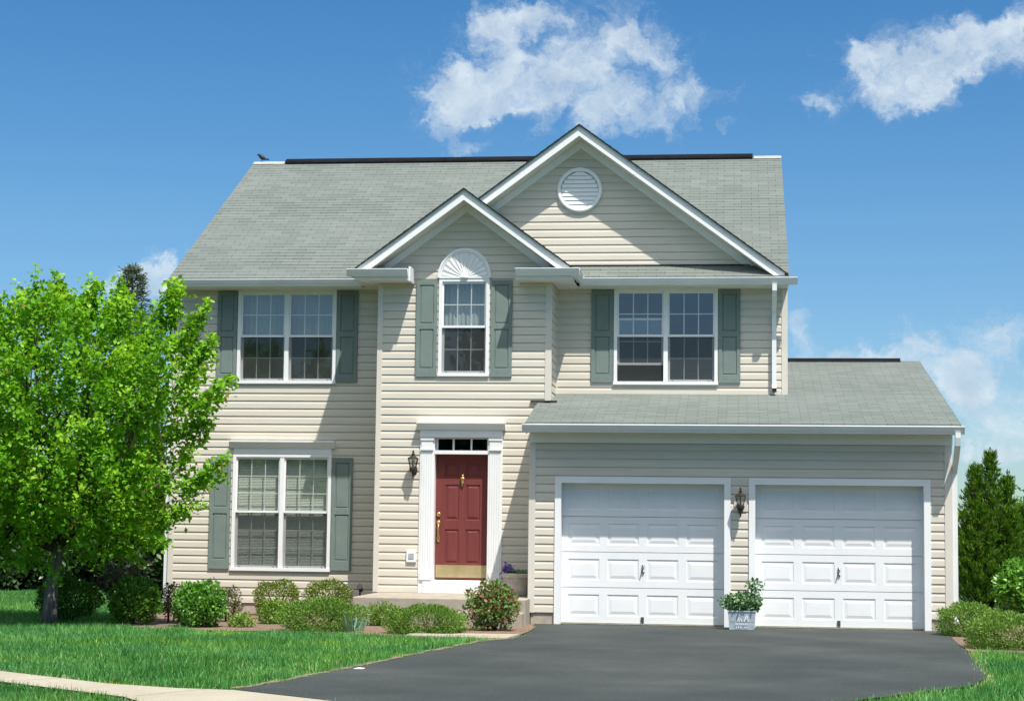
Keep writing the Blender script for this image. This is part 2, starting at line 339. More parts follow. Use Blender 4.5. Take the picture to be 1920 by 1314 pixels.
for (xa, ya), (xb, yb) in zip(edge_pts[:-1], edge_pts[1:]):
    n_ = max(2, int(math.hypot(xb - xa, yb - ya) / .12))
    for q in range(n_):
        t = q / n_; Lp.append((xa + (xb - xa) * t - .03 - .08 * r5.random(), ya + (yb - ya) * t)); Rp.append((xa + (xb - xa) * t - .03 + .075 * r5.random() ** 2, ya + (yb - ya) * t))
for q in range(len(Lp) - 1): mb.poly(*[(p[0], p[1], GZ + .004) for p in (Lp[q], Rp[q], Rp[q + 1], Lp[q + 1])])
M['dry'] = ground_mat('dry_edge', [(.35, (.10, .085, .05)), (.65, (.32, .26, .16))], 16, .8, 70, (.6, 1.3), 60)
setp(mb.build('soil_edge', M['dry'], fixn=False), kind='structure')
WALK = [(-14.5, -6.9), (-7.07, -12.44), (-5.6, -13.53), (-4.9, -13.80), (-4.35, -13.87), (-3.23, -14.7), (1.5, -18.2), (.5, -20), (-3.2, -18.0), (-4.4, -16.2), (-4.79, -15.09), (-5.08, -14.69), (-6.6, -13.57), (-15, -7.4)]
mb = MB(); mb.poly(*[(x, y, GZ - .004) for x, y in WALK])
for a, b in (((-11.2, -9.37), (-11.7, -9.9)), ((-9.5, -10.62), (-9.95, -11.12)), ((-7.85, -11.85), (-8.3, -12.32)), ((-6.2, -13.07), (-6.62, -13.55)), ((-4.62, -13.84), (-5.0, -14.6)), ((-3.35, -14.63), (-4.55, -16.3))):
    d = Vector((b[0] - a[0], b[1] - a[1], 0)).normalized(); nx, ny = -d.y * .006, d.x * .006
    mb.poly((a[0] + nx, a[1] + ny, GZ - .002), (b[0] + nx, b[1] + ny, GZ - .002), (b[0] - nx, b[1] - ny, GZ - .002), (a[0] - nx, a[1] - ny, GZ - .002))
o = mb.build('sidewalk', M['concrete'], fixn=False); o.data.materials.append(M['foundation']); setp(o, kind='structure')
for p in list(o.data.polygons)[1:]: p.material_index = 1
BED = [(-9.25, .1), (-9.1, -2.5), (-8.75, -4.2), (-8.1, -5.0), (-7.3, -5.25), (-6.3, -5.15), (-5.2, -5.35), (-4.4, -5.75), (-3.6, -5.35), (-2.9, -5.1), (-2.86, -3.8), (-2.95, -2.1), (-5.6, -2.1), (-5.6, .1)]
flat('mulch_bed', BED, GZ - .008, M['mulch'])
BEDR = [(2.93, -2.1), (2.87, -4.4), (2.80, -6.45), (3.4, -6.75), (4.6, -6.5), (6.5, -5.5), (6.5, 1.0), (3.1, 1.0)]
o = flat('mulch_bed', BEDR, GZ - .008, M['mulch'])
WS = [(-4.3, -5.3), (-3.67, -5.12), (-2.87, -5.09), (-2.94, -5.9), (-3.25, -5.98), (-4.3, -5.8)]
mb = MB(); mb.prism([(x, y) for x, y in WS], GZ - .05, GZ + .012, 'z'); setp(mb.build('walkway', M['concrete']), kind='structure')

# ------------------------------------------------------------------ house
GZ0 = .08
B, G = .85, 2.15          # how far the bay and the garage stand forward of the main wall
H = empty('house', (-4.2, 0, GZ0), 'two storey beige sided house with grey green shutters, dark red door and double garage', 'house')
XL, XR = -9.27, .77
BX0, BX1 = -5.67, -2.93
GX0, GX1 = -3.07, 3.08
COURSE = .127

def siding(mb, mapf, z0, z1, xl, xr, holes=(), cuts=(), lip=.015):
    """lapped boards: mapf(s, out, z) -> point"""
    z = z0
    while z < z1 - 1e-6:
        zb = min(z + COURSE, z1); cs = sorted({z, zb, *([z + .6 * COURSE] if z + .6 * COURSE < zb - .001 else []), *[c for c in cuts if z < c < zb], *[c for h in holes for c in (h[2], h[3]) if z < c < zb]})
        prof = lambda q: float(np.interp((q - z) / COURSE, [0, .6, 1], [.0200, .0170, .0040]))
        for p, q in zip(cs[:-1], cs[1:]):
            mid = (p + q) / 2
            hs = sorted([(h[0], h[1]) for h in holes if h[2] < mid < h[3]])
            ed = [(xl(p), xl(q))]
            for a, b in hs: ed += [(a, a), (b, b)]
            ed.append((xr(p), xr(q)))
            for i in range(0, len(ed), 2):
                (a0, a1), (b0, b1) = ed[i], ed[i + 1]
                if b0 - a0 < 1e-4 and b1 - a1 < 1e-4: continue
                mb.poly(mapf(a0, prof(p), p), mapf(b0, prof(p), p), mapf(b1, prof(q), q), mapf(a1, prof(q), q))
                if p == z: mb.poly(mapf(a0, prof(p), p), mapf(b0, prof(p), p), mapf(b0, 0, p), mapf(a0, 0, p))
        z = zb
front = lambda Y: (lambda s, o, z: (s, Y - o, z))
right = lambda X: (lambda s, o, z: (X + o, s, z))
left = lambda X: (lambda s, o, z: (X - o, s, z))
K = lambda c: (lambda z: c)

# windows: x0, x1, z0, z1, wall plane, units, rows, cols
WIN = dict(ul=(-8.21, -6.55, 3.80, 5.355, 0), ur=(-1.98, -.315, 3.80, 5.365, 0), ll=(-8.23, -6.58, .74, 2.645, 0), bay=(-4.71, -3.90, 3.86, 5.42, -B))
hole = lambda w: (w[0] + .03, w[1] - .03, w[2] + .03, w[3] - .03)
DOORH = (-4.74, -3.89, .46, 2.91)

mb = MB(); siding(mb, front(0), .22, 5.40, K(XL), K(BX0), [hole(WIN['ul']), hole(WIN['ll'])])
mb.build('wall', M['siding'], H, fixn=False)
mb = MB(); siding(mb, front(0), 3.51, 5.40, K(BX1), K(XR), [hole(WIN['ur'])])
mb.build('wall', M['siding'], H, fixn=False)
SL = .735
gx, gz = -2.54, 7.98
mb = MB(); siding(mb, front(0), 5.70, 7.79, lambda z: gx - (7.79 - z) / SL, lambda z: gx + (7.79 - z) / SL)
mb.build('gable_wall', M['siding'], H, fixn=False)
bx, bz = -4.28, 6.80
zc = 6.62 - 1.37 * SL
mb = MB(); siding(mb, front(-B), .46, 6.61, lambda z: max(BX0, bx - (6.62 - z) / SL), lambda z: min(BX1, bx + (6.62 - z) / SL), [hole(WIN['bay']), DOORH], cuts=(zc,))
siding(mb, right(BX1), .46, 5.40, K(-B), K(0)); siding(mb, left(BX0), .22, 5.40, K(-B), K(0))
mb.build('bay_wall', M['siding'], H, fixn=False)
GD = [(-2.61, -.19, .08, 2.17), (.26, 2.70, .08, 2.17)]
mb = MB(); siding(mb, front(-G), .25, 2.80, K(GX0), K(GX1), GD)
gs = .239
def groof(y): return 3.05 + gs * (y + 2.52)
GRY = 3.55
siding(mb, left(GX0), .25, 2.95, K(-G), K(-B)); siding(mb, left(GX0), 2.95, 3.24, lambda z: -G + max(0, (z - 2.97) / gs), K(-B))
siding(mb, right(GX1), .25, 2.95, K(-G), K(9.2)); siding(mb, right(GX1), 2.95, 4.40, lambda z: -2.52 + (z - 2.97) / gs, lambda z: 2 * GRY + 2.52 - (z - 2.97) / gs)
mb.add([(GX0, 9.2, .1), (GX1, 9.2, .1), (GX1, 9.2, 3.0), (GX0, 9.2, 3.0)], [(0, 1, 2, 3)])
mb.build('garage_wall', M['siding'], H, fixn=False)
ms = .566
RY = 4.82
def mroof(y): return 5.50 + ms * (y + .40)
mb = MB()
for X, fn in ((XL, left), (XR, right)):
    siding(mb, fn(X), .22, 5.40, K(0), K(9.6)); siding(mb, fn(X), 5.40, 8.3, lambda z: (z - 5.60) / ms if z > 5.6 else 0, lambda z: 9.64 - ((z - 5.60) / ms if z > 5.6 else 0))
mb.add([(XL, 9.64, .1), (XR, 9.64, .1), (XR, 9.64, 5.5), (XL, 9.64, 5.5)], [(0, 1, 2, 3)])
mb.build('side_wall', M['siding'], H, fixn=False)

# corner boards
for (x0, x1, y0, y1, z0, z1) in ((XL - .024, XL + .065, -.026, .06, .215, 5.36), (XR - .07, XR + .024, -.026, .06, 3.6, 5.36),
        (BX0 - .024, BX0 + .06, -B - .026, -B + .06, .46, 5.35), (BX1 - .075, BX1 + .024, -B - .026, -B + .06, 3.38, 5.35), (BX1 + .002, BX1 + .04, -.04, -.002, 3.64, 5.35),
        (GX0 - .024, GX0 + .075, -G - .026, -G + .06, .245, 2.77), (GX1 - .085, GX1 + .024, -G - .026, -G + .06, .245, 2.77)):
    MB().box(x0, x1, y0, y1, z0, z1).build('corner_board', M['corner'], H)
# foundation
for bx6 in ((XL + .02, BX0, .002, .3, -.1, .225), (GX0 + .02, -2.71, -G + .004, -G + .2, -.1, .255), (2.80, GX1 - .02, -G + .004, -G + .2, -.1, .255), (-.09, .16, -G + .004, -G + .2, -.1, .255),
            (GX0 + .02, GX0 + .2, -G + .2, -B, -.1, .255), (GX1 - .2, GX1 - .02, -G + .2, 9.1, -.1, .255), (XL + .02, XL + .2, .3, 9.5, -.1, .225)):
    MB().box(*bx6).build('foundation', M['foundation'], H)
st = MB().box(-5.62, -3.062, -2.78, -B + .05, -.1, .455).build('stoop', M['stoop'], H, bevel=.015)
MB().box(-4.15, -3.075, -3.12, -2.783, -.1, .27).build('step', M['stoop'], st, bevel=.012)

# ---- roofs
EXP = .14
def shingles(name, org, uvec, vvec, length, ul, ur, mat, parent, back=.035, lift=.0075):
    """courses from the eave (v=0) up to v=length; ul/ur give the left and right limit at v"""
    org, uvec, vvec = Vector(org), Vector(uvec).normalized(), Vector(vvec).normalized(); n = uvec.cross(vvec).normalized()
    if n.z < 0: n = -n
    mb = MB(); mb.uv = []
    def pt(u, v, h): return org + uvec * u + vvec * v + n * h
    def q(a): mb.poly(*[pt(*x) for x in a]); mb.uv.append([(x[0] + 37.3, x[1] + .07) for x in a])
    v = 0; k = 0
    while v < length - 1e-6:
        w = min(v + EXP, length); h = lift * (1 + .25 * math.sin(k * 12.9))
        q([(ul(v), v, h), (ur(v), v, h), (ur(w), w, .003), (ul(w), w, .003)])
        q([(ul(v), v, 0.0), (ur(v), v, 0.0), (ur(v), v, h), (ul(v), v, h)])
        q([(ul(v), v, h), (ul(w), w, .003), (ul(w), w, -back), (ul(v), v, -back)])
        q([(ur(v), v, h), (ur(w), w, .003), (ur(w), w, -back), (ur(v), v, -back)])
        v = w; k += 1
    q([(ul(0), 0, 0.0), (ur(0), 0, 0.0), (ur(0), 0, -back), (ul(0), 0, -back)])
    q([(ul(0), 0, -back), (ur(0), 0, -back), (ur(length), length, -back), (ul(length), length, -back)])
    o = mb.build(name, mat, parent, fixn=False); o.data.materials.append(M['edge'])
    for i, p in enumerate(o.data.polygons):
        if i < 4 * k and i % 4 >= 2: p.material_index = 1
    return o
Lm = math.hypot(1, ms)
run = RY + .40
MX0, MX1 = -9.30, .81
mroof_o = shingles('roof', (MX0, -.40, 5.50), (1, 0, 0), (0, 1, ms), run * Lm, K(0), K(MX1 - MX0), M['shingle'], H)
shingles('roof', (MX0, 2 * RY + .40, 5.50), (1, 0, 0), (0, -1, ms), run * Lm, K(0), K(MX1 - MX0), M['shingle'], H)
rz = 5.50 + ms * run
def ridge_vent(x0, x1, y, z, par):
    mb = MB(); mb.prism([(y - .15, z - .075), (y - .14, z - .045), (y, z + .034), (y + .14, z - .045), (y + .15, z - .075), (y, z + .005)], x0, x1, 'x'); mb.build('ridge_vent', M['vent'], par)
ridge_vent(-8.66, .28, RY, rz + .03, mroof_o)
for a, b in ((MX0, -8.68), (.30, MX1)): MB().prism([(RY - .14, rz - .06), (RY, rz + .018), (RY + .14, rz - .055), (RY, rz + .006)], a, b, 'x').build('ridge_cap', M['cap'], mroof_o)
# front cross gable
Ls = math.hypot(1, SL)
def gable(xc, zt, half, yf, name, mainy=lambda z: (z - 5.50) / ms - .40):
    ze = zt - SL * half
    o = None
    for s in (-1, 1):
        x0 = xc + s * half
        vend = lambda v: mainy(ze + SL / Ls * v) + .12
        o = shingles(name, (x0, 0, ze), (0, 1, 0), (-s, 0, SL), half * Ls, K(yf), vend, M['shingle'], H, back=.016)
    # rake fascia, soffit and frieze board
    for s in (-1, 1):
        for nm, mt, (t0, t1), (ya, yb), hf in (('rake_fascia', M['trim'], (.019, .185), (yf + .035, yf + .062), half - .06), ('rake_soffit', M['soffit'], (.175, .187), (yf + .063, .38 + yf + .06), half - .2),
                                           ('frieze_board', M['trim'], (.19, .315), (yf + .405, yf + .428), half - .42)):
            xe = xc + s * hf; ze2 = zt - SL * hf
            MB().prism([(xc, zt - t0), (xe, ze2 - t0), (xe, ze2 - t1), (xc, zt - t1)], ya, yb, 'y').build(nm, mt, H)
gable(gx, gz, 3.34, -.43, 'gable_roof')
gable(bx, bz, 1.74, -B - .43, 'gable_roof')
# garage roof
Lg = math.hypot(1, gs)
gro = shingles('garage_roof', (-3.12, -2.52, 3.05), (1, 0, 0), (0, 1, gs), (GRY + 2.52) * Lg, K(0), K(3.20 + 3.12), M['shingle'], H, lift=.0042)
shingles('garage_roof', (-3.12, 2 * GRY + 2.52, 3.05), (1, 0, 0), (0, -1, gs), (GRY + 2.52) * Lg, K(0), K(3.20 + 3.12), M['shingle'], H)
ridge_vent(.86, 2.86, GRY, groof(GRY) + .02, gro)
# dark strips: flashing at the garage roof, painted shadow below the gable wall
mb = MB(); mb.box(BX1 - .3, BX1 + .12, -B - .05, -B - .03, groof(-B) + .003, groof(-B) + .03); mb.build('flashing_and_shadow', M['vent'], H)
MB().box(gx - 2.74, gx + 2.74, -.040, -.021, mroof(0) + .002, mroof(0) + .016).build('flashing_and_shadow', M['vent'], H)  # dark strip stands in for the thin shadow under the gable siding

# ---- soffits, fascias, gutters
for a, b in ((XL - .03, BX0 - .33), (BX1 + .37, XR + .03)): MB().box(a, b, -.37, -.027, 5.345, 5.357).build('soffit', M['soffit'], H)
for a, b in ((XL - .03, BX0 - .4), (BX1 + .43, XR + .035)): MB().box(a, b, -.385, -.371, 5.345, 5.475).build('fascia', M['trim'], H)
GP = [(0, .115), (0, 0), (.060, 0), (.066, .014), (.090, .05), (.112, .098), (.115, .101), (.115, .112), (.102, .115), (.098, .098), (.02, .098), (.012, .115)]
def gutter_x(x0, x1, y, z): return MB().prism([(y - a, z + b) for a, b in GP], x0, x1, 'x').build('gutter', M['gutter'], H)
def gutter_y(y0, y1, x, z, s): return MB().prism([(x + s * a, z + b) for a, b in GP], y0, y1, 'y').build('gutter', M['gutter'], H)
gutter_x(-9.36, BX0 - .36, -.387, 5.36); gutter_x(BX1 + .42, .94, -.387, 5.36)
# bay returns
for (xa, xb, xs, s) in ((-6.00, -5.14, -6.00, -1), (-3.44, -2.55, -2.55, 1)):
    mb = MB(); mb.box(xa, xb, -B - .40, -B - .027, 5.345, 5.44); mb.build('cornice_return', M['soffit'], H)
    mb = MB(); mb.prism([(-B - .43, 5.445), (-B - .43, 5.46), (-B - .022, 5.575), (-B - .022, 5.53)], xa + .01, xb - .01, 'x'); mb.build('return_roof', M['shingle'], H)
    mb = MB(); mb.box(min(xs, xs - s * .02), max(xs, xs - s * .02), -B - .40, -.4, 5.441, 5.50)
    mb.box(xa, xb, -B - .42, -B - .402, 5.345, 5.50); mb.build('fascia', M['trim'], H)
    xw = BX0 if s < 0 else BX1
    mb = MB(); mb.box(min(xs, xw + s * .03), max(xs, xw + s * .03), -B - .026, -.002, 5.3452, 5.358); mb.build('soffit', M['soffit'], H)
    gutter_x(xa - (.112 if s < 0 else 0), xb + (.112 if s > 0 else 0), -B - .422, 5.40)
    gutter_y(-B - .42, -.40, xs, 5.40, s)
xb0 = -5.14
MB().box(xb0 + .002, xb0 + .03, -B - .42, -B - .02, 5.33, 5.56).build('return_end', M['trim'], H)
# garage eave
MB().box(GX0 + .0, GX1 + .06, -2.49, -G - .03, 2.915, 2.93).build('soffit', M['soffit'], H)
MB().box(GX0 - .03, GX1 + .10, -2.515, -2.492, 2.90, 3.03).build('fascia', M['trim'], H)
gutter_x(-3.16, 3.24, -2.517, 2.905)
MB().box(GX0 - .01, GX1 + .03, -G - .055, -G - .024, 2.765, 2.913).build('frieze_board', M['trim'], H)
mb = MB(); mb.prism([(-2.49, 2.88), (-2.49, 3.01), (GRY, groof(GRY) - .045), (GRY, groof(GRY) - .17)], GX1 + .06, GX1 + .10, 'x'); mb.build('rake_fascia', M['trim'], H)
mb = MB(); mb.prism([(-2.49, 2.88), (-2.49, 3.01), (-B - .03, groof(-B) - .045), (-B - .03, groof(-B) - .17)], GX0 - .045, GX0 - .026, 'x'); mb.build('rake_fascia', M['trim'], H)
# downspouts
def downspout(x0, x1, path, w=.075):
    mb = MB(); pts = [Vector((0, a, b)) for a, b in path]; lft = []; rgt = []
    for i, p in enumerate(pts):
        t = (pts[min(i + 1, len(pts) - 1)] - pts[max(i - 1, 0)]).normalized(); nn = Vector((0, -t.z, t.y))
        lft.append(p + nn * w / 2); rgt.append(p - nn * w / 2)
    for i in range(len(pts) - 1):
        a, b, c, d = lft[i], lft[i + 1], rgt[i + 1], rgt[i]
        for X in (x0, x1): mb.poly(*[(X, q.y, q.z) for q in (a, b, c, d)])
        for e, f in ((a, b), (d, c)): mb.poly((x0, e.y, e.z), (x1, e.y, e.z), (x1, f.y, f.z), (x0, f.y, f.z))
    for e, f in ((lft[0], rgt[0]),): mb.poly((x0, e.y, e.z), (x1, e.y, e.z), (x1, f.y, f.z), (x0, f.y, f.z))
    return mb.build('downspout', M['gutter'], H)
d1 = downspout(.545, .615, [(-.44, 5.37), (-.44, 5.27), (-.40, 5.20), (-.12, 5.02), (-.07, 4.95), (-.068, 3.80), (-.10, 3.74), (-.16, 3.71)])
MB().box(.553, .607, -.190, -.150, 3.68, 3.735).build('outlet', M['black'], d1)
downspout(GX1 + .027, GX1 + .10, [(-2.58, 2.93), (-2.58, 2.86), (-2.56, 2.76), (-2.40, 2.60), (-2.18, 2.45), (-2.11, 2.36), (-2.10, .30), (-2.13, .22), (-2.2, .16)])
downspout(XL - .10, XL - .027, [(-.44, 5.37), (-.44, 5.28), (-.40, 5.18), (-.10, 4.98), (.03, 4.86), (.05, 4.78), (.05, .30), (0, .2), (-.1, .14)])

# ---- raised panel faces
def panel_face(mb, x0, x1, z0, z1, Y, panels, inset=.012, rim=.02, rise=.010, slope=.03):
    xs = sorted({x0, x1, *[p[0] for p in panels], *[p[1] for p in panels]}); zs = sorted({z0, z1, *[p[2] for p in panels], *[p[3] for p in panels]})
    for a, b in zip(xs[:-1], xs[1:]):
        for c, d in zip(zs[:-1], zs[1:]):
            mx, mz = (a + b) / 2, (c + d) / 2
            if any(p[0] < mx < p[1] and p[2] < mz < p[3] for p in panels): continue
            mb.poly((a, Y, c), (b, Y, c), (b, Y, d), (a, Y, d))
    for (a, b, c, d) in panels:
        R = [(0, 0), (rim * .35, inset), (rim, inset), (rim + slope, inset - rise)]
        def ring(k, y): return [(a + k, Y + y, c + k), (b - k, Y + y, c + k), (b - k, Y + y, d - k), (a + k, Y + y, d - k)]
        rs = [ring(*r) for r in R]
        for A, Bq in zip(rs[:-1], rs[1:]):
            for i in range(4): mb.poly(A[i], A[(i + 1) % 4], Bq[(i + 1) % 4], Bq[i])
        mb.poly(*rs[-1])
def sides(mb, x0, x1, y0, y1, z0, z1):
    mb.poly((x0, y0, z0), (x0, y1, z0), (x0, y1, z1), (x0, y0, z1)); mb.poly((x1, y0, z0), (x1, y1, z0), (x1, y1, z1), (x1, y0, z1))
    mb.poly((x0, y0, z0), (x1, y0, z0), (x1, y1, z0), (x0, y1, z0)); mb.poly((x0, y0, z1), (x1, y0, z1), (x1, y1, z1), (x0, y1, z1)); mb.poly((x0, y1, z0), (x1, y1, z0), (x1, y1, z1), (x0, y1, z1))

# shutters
def shutter(x0, x1, z0, z1, Y):
    mb = MB(); h = z1 - z0; w = x1 - x0; y = Y - .045
    panel_face(mb, x0, x1, z0, z1, y, [(x0 + .16 * w, x1 - .16 * w, z1 - .45 * h, z1 - .045 * h), (x0 + .16 * w, x1 - .16 * w, z1 - .915 * h, z1 - .505 * h)], inset=.016, rim=.014, rise=.008, slope=.012)
    sides(mb, x0, x1, y, Y - .012, z0, z1)
    for px in (.3, .7):
        for pz in (.02, .475, .955):
            cx, cz = x0 + px * w, z1 - pz * h; mb.lathe([(.007, 0), (.005, .004)], (0, 0, 0), 6)
            k = len(mb.v) - 12
            for i in range(k, len(mb.v)): vx, vy, vz = mb.v[i]; mb.v[i] = (cx + vx, y - .001 - vz, cz + vy)
    return mb.build('shutter', M['shutter'], H, fixn=True)
for a in ((-8.555, -8.222, 3.825, 5.335, 0), (-6.538, -6.19, 3.825, 5.335, 0), (-2.345, -1.995, 3.835, 5.338, 0), (-.302, .045, 3.83, 5.338, 0),
          (-8.605, -8.26, .765, 2.59, 0), (-6.565, -6.225, .765, 2.59, 0), (-5.07, -4.735, 3.85, 5.385, -B), (-3.872, -3.535, 3.85, 5.385, -B)): shutter(*a)

# windows
def window(x0, x1, z0, z1, Y, units, rows, lift=None, shade=None):
    fw_ = .052
    fr = MB(); n = units; mull = .07
    ys0, ys1 = Y - .040, Y + .10
    fr.box(x0, x1, ys0, ys1, z1 - fw_, z1); fr.box(x0, x0 + fw_, ys0, ys1, z0 + fw_, z1 - fw_); fr.box(x1 - fw_, x1, ys0, ys1, z0 + fw_, z1 - fw_)
    fr.box(x0 - .008, x1 + .008, ys0 - .012, ys1, z0, z0 + fw_)
    inner0, inner1 = x0 + fw_, x1 - fw_
    uw = (inner1 - inner0 - mull * (n - 1)) / n
    for i in range(n - 1): fr.box(inner0 + uw * (i + 1) + mull * i, inner0 + uw * (i + 1) + mull * (i + 1), ys0 + .006, ys1, z0 + fw_, z1 - fw_)
    wo = fr.build('window', M['trim'], H)
    zb, zt = z0 + fw_, z1 - fw_; zm = (zb + zt) / 2 + .012
    for i in range(n):
        a = inner0 + (uw + mull) * i; b = a + uw
        for up_ in (True, False):
            lf = 0 if (up_ or not lift or i != lift[0]) else lift[1]
            c, d = (zm - .02, zt) if up_ else (zb + lf, zm + .018 + lf); yf = Y - .012 if up_ else Y + .030
            st_ = .024 if up_ else .034
            sm = MB(); sm.box(a, b, yf, yf + .036, c, c + .036); sm.box(a, b, yf, yf + .036, d - .034, d); sm.box(a, a + st_, yf, yf + .036, c + .036, d - .034); sm.box(b - st_, b, yf, yf + .036, c + .036, d - .034)
            so_ = sm.build('sash', M['trim'], wo)
            ga, gb, gc, gd = a + st_, b - st_, c + .036, d - .034
            gm = MB(); w_ = gb - ga; h_ = gd - gc
            for k in (1, 2): x = ga + w_ * k / 3; gm.box(x - .0085, x + .0085, yf + .020, yf + .027, gc, gd)
            for k in range(1, rows): z = gc + h_ * k / rows; gm.box(ga, gb, yf + .0205, yf + .0265, z - .0085, z + .0085)
            gm.build('grille', M['trim'], wo)
            MB().poly((ga - .003, yf + .016, gc - .003), (gb + .003, yf + .016, gc - .003), (gb + .003, yf + .016, gd + .003), (ga - .003, yf + .016, gd + .003)).build('pane', M['glass'], wo, fixn=False)
        if True:
            MB().poly((a, Y + .012, zb), (b, Y + .012, zb), (b, Y + .012, zm - .021), (a, Y + .012, zm - .021)).build('insect_screen', M['screen'], wo, fixn=False)
            for k in (() if lift and i == lift[0] else (.1, .88)): x = a + uw * k; MB().box(x - .008, x + .008, Y + .024, Y + .029, zb + .008, zb + .022).build('sash_latch', M['black'], wo)
        if shade == 'blind':
            bm_ = MB(); z = zb + .02
            while z < zt:
                bm_.poly((a + .01, Y + .100, z), (b - .01, Y + .100, z), (b - .01, Y + .108, z + .0225), (a + .01, Y + .108, z + .0225)); z += .0255
            bm_.build('blind', M['blind'], wo, fixn=False)
        elif shade:
            cm = MB(); n_ = 60; zl = shade
            for k in range(n_):
                xa, xb_ = a - .02 + (uw + .04) * k / n_, a - .02 + (uw + .04) * (k + 1) / n_
                yy0, yy1 = [Y + .17 + .007 * math.sin(q * 1.15) + .006 * math.sin(q * .43 + i) for q in (k, k + 1)]
                cm.poly((xa, yy0, zl), (xb_, yy1, zl), (xb_, yy1, zt + .05), (xa, yy0, zt + .05))
            cm.build('curtain', M['curtain'], wo, smooth=True, fixn=False)
    rm = MB(); xa, xb_, ya, yb, za, zb2 = x0 - .3, x1 + .3, Y + .101, Y + 2.6, z0 - .3, z1 + .12
    rm.poly((xa, yb, za), (xb_, yb, za), (xb_, yb, zb2), (xa, yb, zb2)); rm.poly((xa, ya, za), (xa, yb, za), (xa, yb, zb2), (xa, ya, zb2)); rm.poly((xb_, ya, za), (xb_, yb, za), (xb_, yb, zb2), (xb_, ya, zb2))
    rm.poly((xa, ya, za), (xb_, ya, za), (xb_, yb, za), (xa, yb, za)); rm.poly((xa, ya, zb2), (xb_, ya, zb2), (xb_, yb, zb2), (xa, yb, zb2))
    rm.poly((xa, ya, za), (xb_, ya, za), (xb_, ya, z0 + .03), (xa, ya, z0 + .03)); rm.poly((xa, ya, z1 - .03), (xb_, ya, z1 - .03), (xb_, ya, zb2), (xa, ya, zb2))
    rm.poly((xa, ya, z0 + .03), (x0 + .03, ya, z0 + .03), (x0 + .03, ya, z1 - .03), (xa, ya, z1 - .03)); rm.poly((x1 - .03, ya, z0 + .03), (xb_, ya, z0 + .03), (xb_, ya, z1 - .03), (x1 - .03, ya, z1 - .03))
    rm.build('room', M['room'], wo, fixn=False)
    return wo
window(*WIN['ul'], 2, 2, shade=4.60)
window(*WIN['ur'], 2, 2, lift=(0, .27))
wl = window(*WIN['ll'], 2, 3, shade='blind')
window(*WIN['bay'], 1, 2, shade=4.665)
# header over the lower window
mb = MB(); mb.box(-8.225, -6.585, -.040, -.002, 2.648, 2.735)
mb.prism([(-.002, 2.737), (-.05, 2.737), (-.055, 2.755), (-.085, 2.785), (-.115, 2.83), (-.125, 2.835), (-.125, 2.86), (-.002, 2.862)], -8.29, -6.53, 'x')
mb.build('window_header', M['trim'], wl)

# half round sunburst over the bay window
def fan():
    mb = MB(); cx, cz, R, RZ, Y = -4.305, 5.425, .43, .475, -B; n = 40
    def P(r, a, y): return (cx + r * R * math.cos(a), y, cz + r * RZ * math.sin(a))
    prof = [(1.0, Y - .012), (1.0, Y - .055), (.93, Y - .06), (.90, Y - .045), (.86, Y - .045), (.85, Y - .032)]
    for i in range(n):
        a, b = math.pi * i / n, math.pi * (i + 1) / n
        for (r0, y0), (r1, y1) in zip(prof[:-1], prof[1:]): mb.poly(P(r0, a, y0), P(r0, b, y0), P(r1, b, y1), P(r1, a, y1))
    rays = 13
    for i in range(rays):
        a, b = math.pi * i / rays, math.pi * (i + 1) / rays; c = (a + b) / 2; yb, yr = Y - .036, Y - .047
        g = .012
        mb.poly(P(.16, a, yb), P(.85, a + g, yb), P(.82, c, yr), P(.16, c, yr)); mb.poly(P(.16, c, yr), P(.82, c, yr), P(.85, b - g, yb), P(.16, b, yb))
        mb.poly(P(.82, c, yr), P(.85, a + g, yb), P(.85, b - g, yb))
        mb.poly(P(.16, b, yb), P(.85, b - g, yb), P(.85, b + g, yb))
    hub = [(0.0, Y - .075), (.09, Y - .07), (.15, Y - .055), (.17, Y - .03)]
    for i in range(20):
        a, b = math.pi * i / 20, math.pi * (i + 1) / 20
        for (r0, y0), (r1, y1) in zip(hub[:-1], hub[1:]): mb.poly(P(r0, a, y0), P(r0, b, y0), P(r1, b, y1), P(r1, a, y1))
    mb.box(cx - R, cx + R, Y - .05, Y - .012, cz - .006, cz + .012)
    return mb.build('sunburst_panel', M['trim'], H, fixn=False)
fan()
# round louvred vent
def round_vent():
    cx, cz, R = -2.555, 6.975, .365; n = 48; mb = MB()
    prof = [(R, -.015), (R, -.062), (R - .02, -.07), (R - .055, -.062), (R - .06, -.03), (R - .06, -.02)]
    def P(r, a, y): return (cx + r * math.cos(a), y, cz + r * math.sin(a))
    for i in range(n):
        a, b = 2 * math.pi * i / n, 2 * math.pi * (i + 1) / n
        for (r0, y0), (r1, y1) in zip(prof[:-1], prof[1:]): mb.poly(P(r0, a, y0), P(r0, b, y0), P(r1, b, y1), P(r1, a, y1))
    mb.poly(*[P(R - .06, 2 * math.pi * i / n, -.018) for i in range(n)])
    vo = mb.build('gable_vent', M['trim'], H, fixn=False)
    sl = MB(); r = R - .06; k = 9; hgt = 2 * r / k
    for i in range(k):
        za, zb = -r + hgt * i, -r + hgt * (i + 1) - .004
        wa, wb = [math.sqrt(max(0, r * r - z * z)) for z in (za, zb)]; wa = max(wa, .04); wb = max(wb, .04); w = min(wa, wb) if i not in (0, k - 1) else max(wa, wb) * .8
        sl.poly((cx - w, -.050, cz + za), (cx + w, -.050, cz + za), (cx + wb, -.036, cz + zb), (cx - wb, -.036, cz + zb))
        sl.poly((cx - w, -.050, cz + za), (cx + w, -.050, cz + za), (cx + w, -.034, cz + za), (cx - w, -.034, cz + za))
    sl.build('louvre', M['trim'], vo, fixn=False)
round_vent()

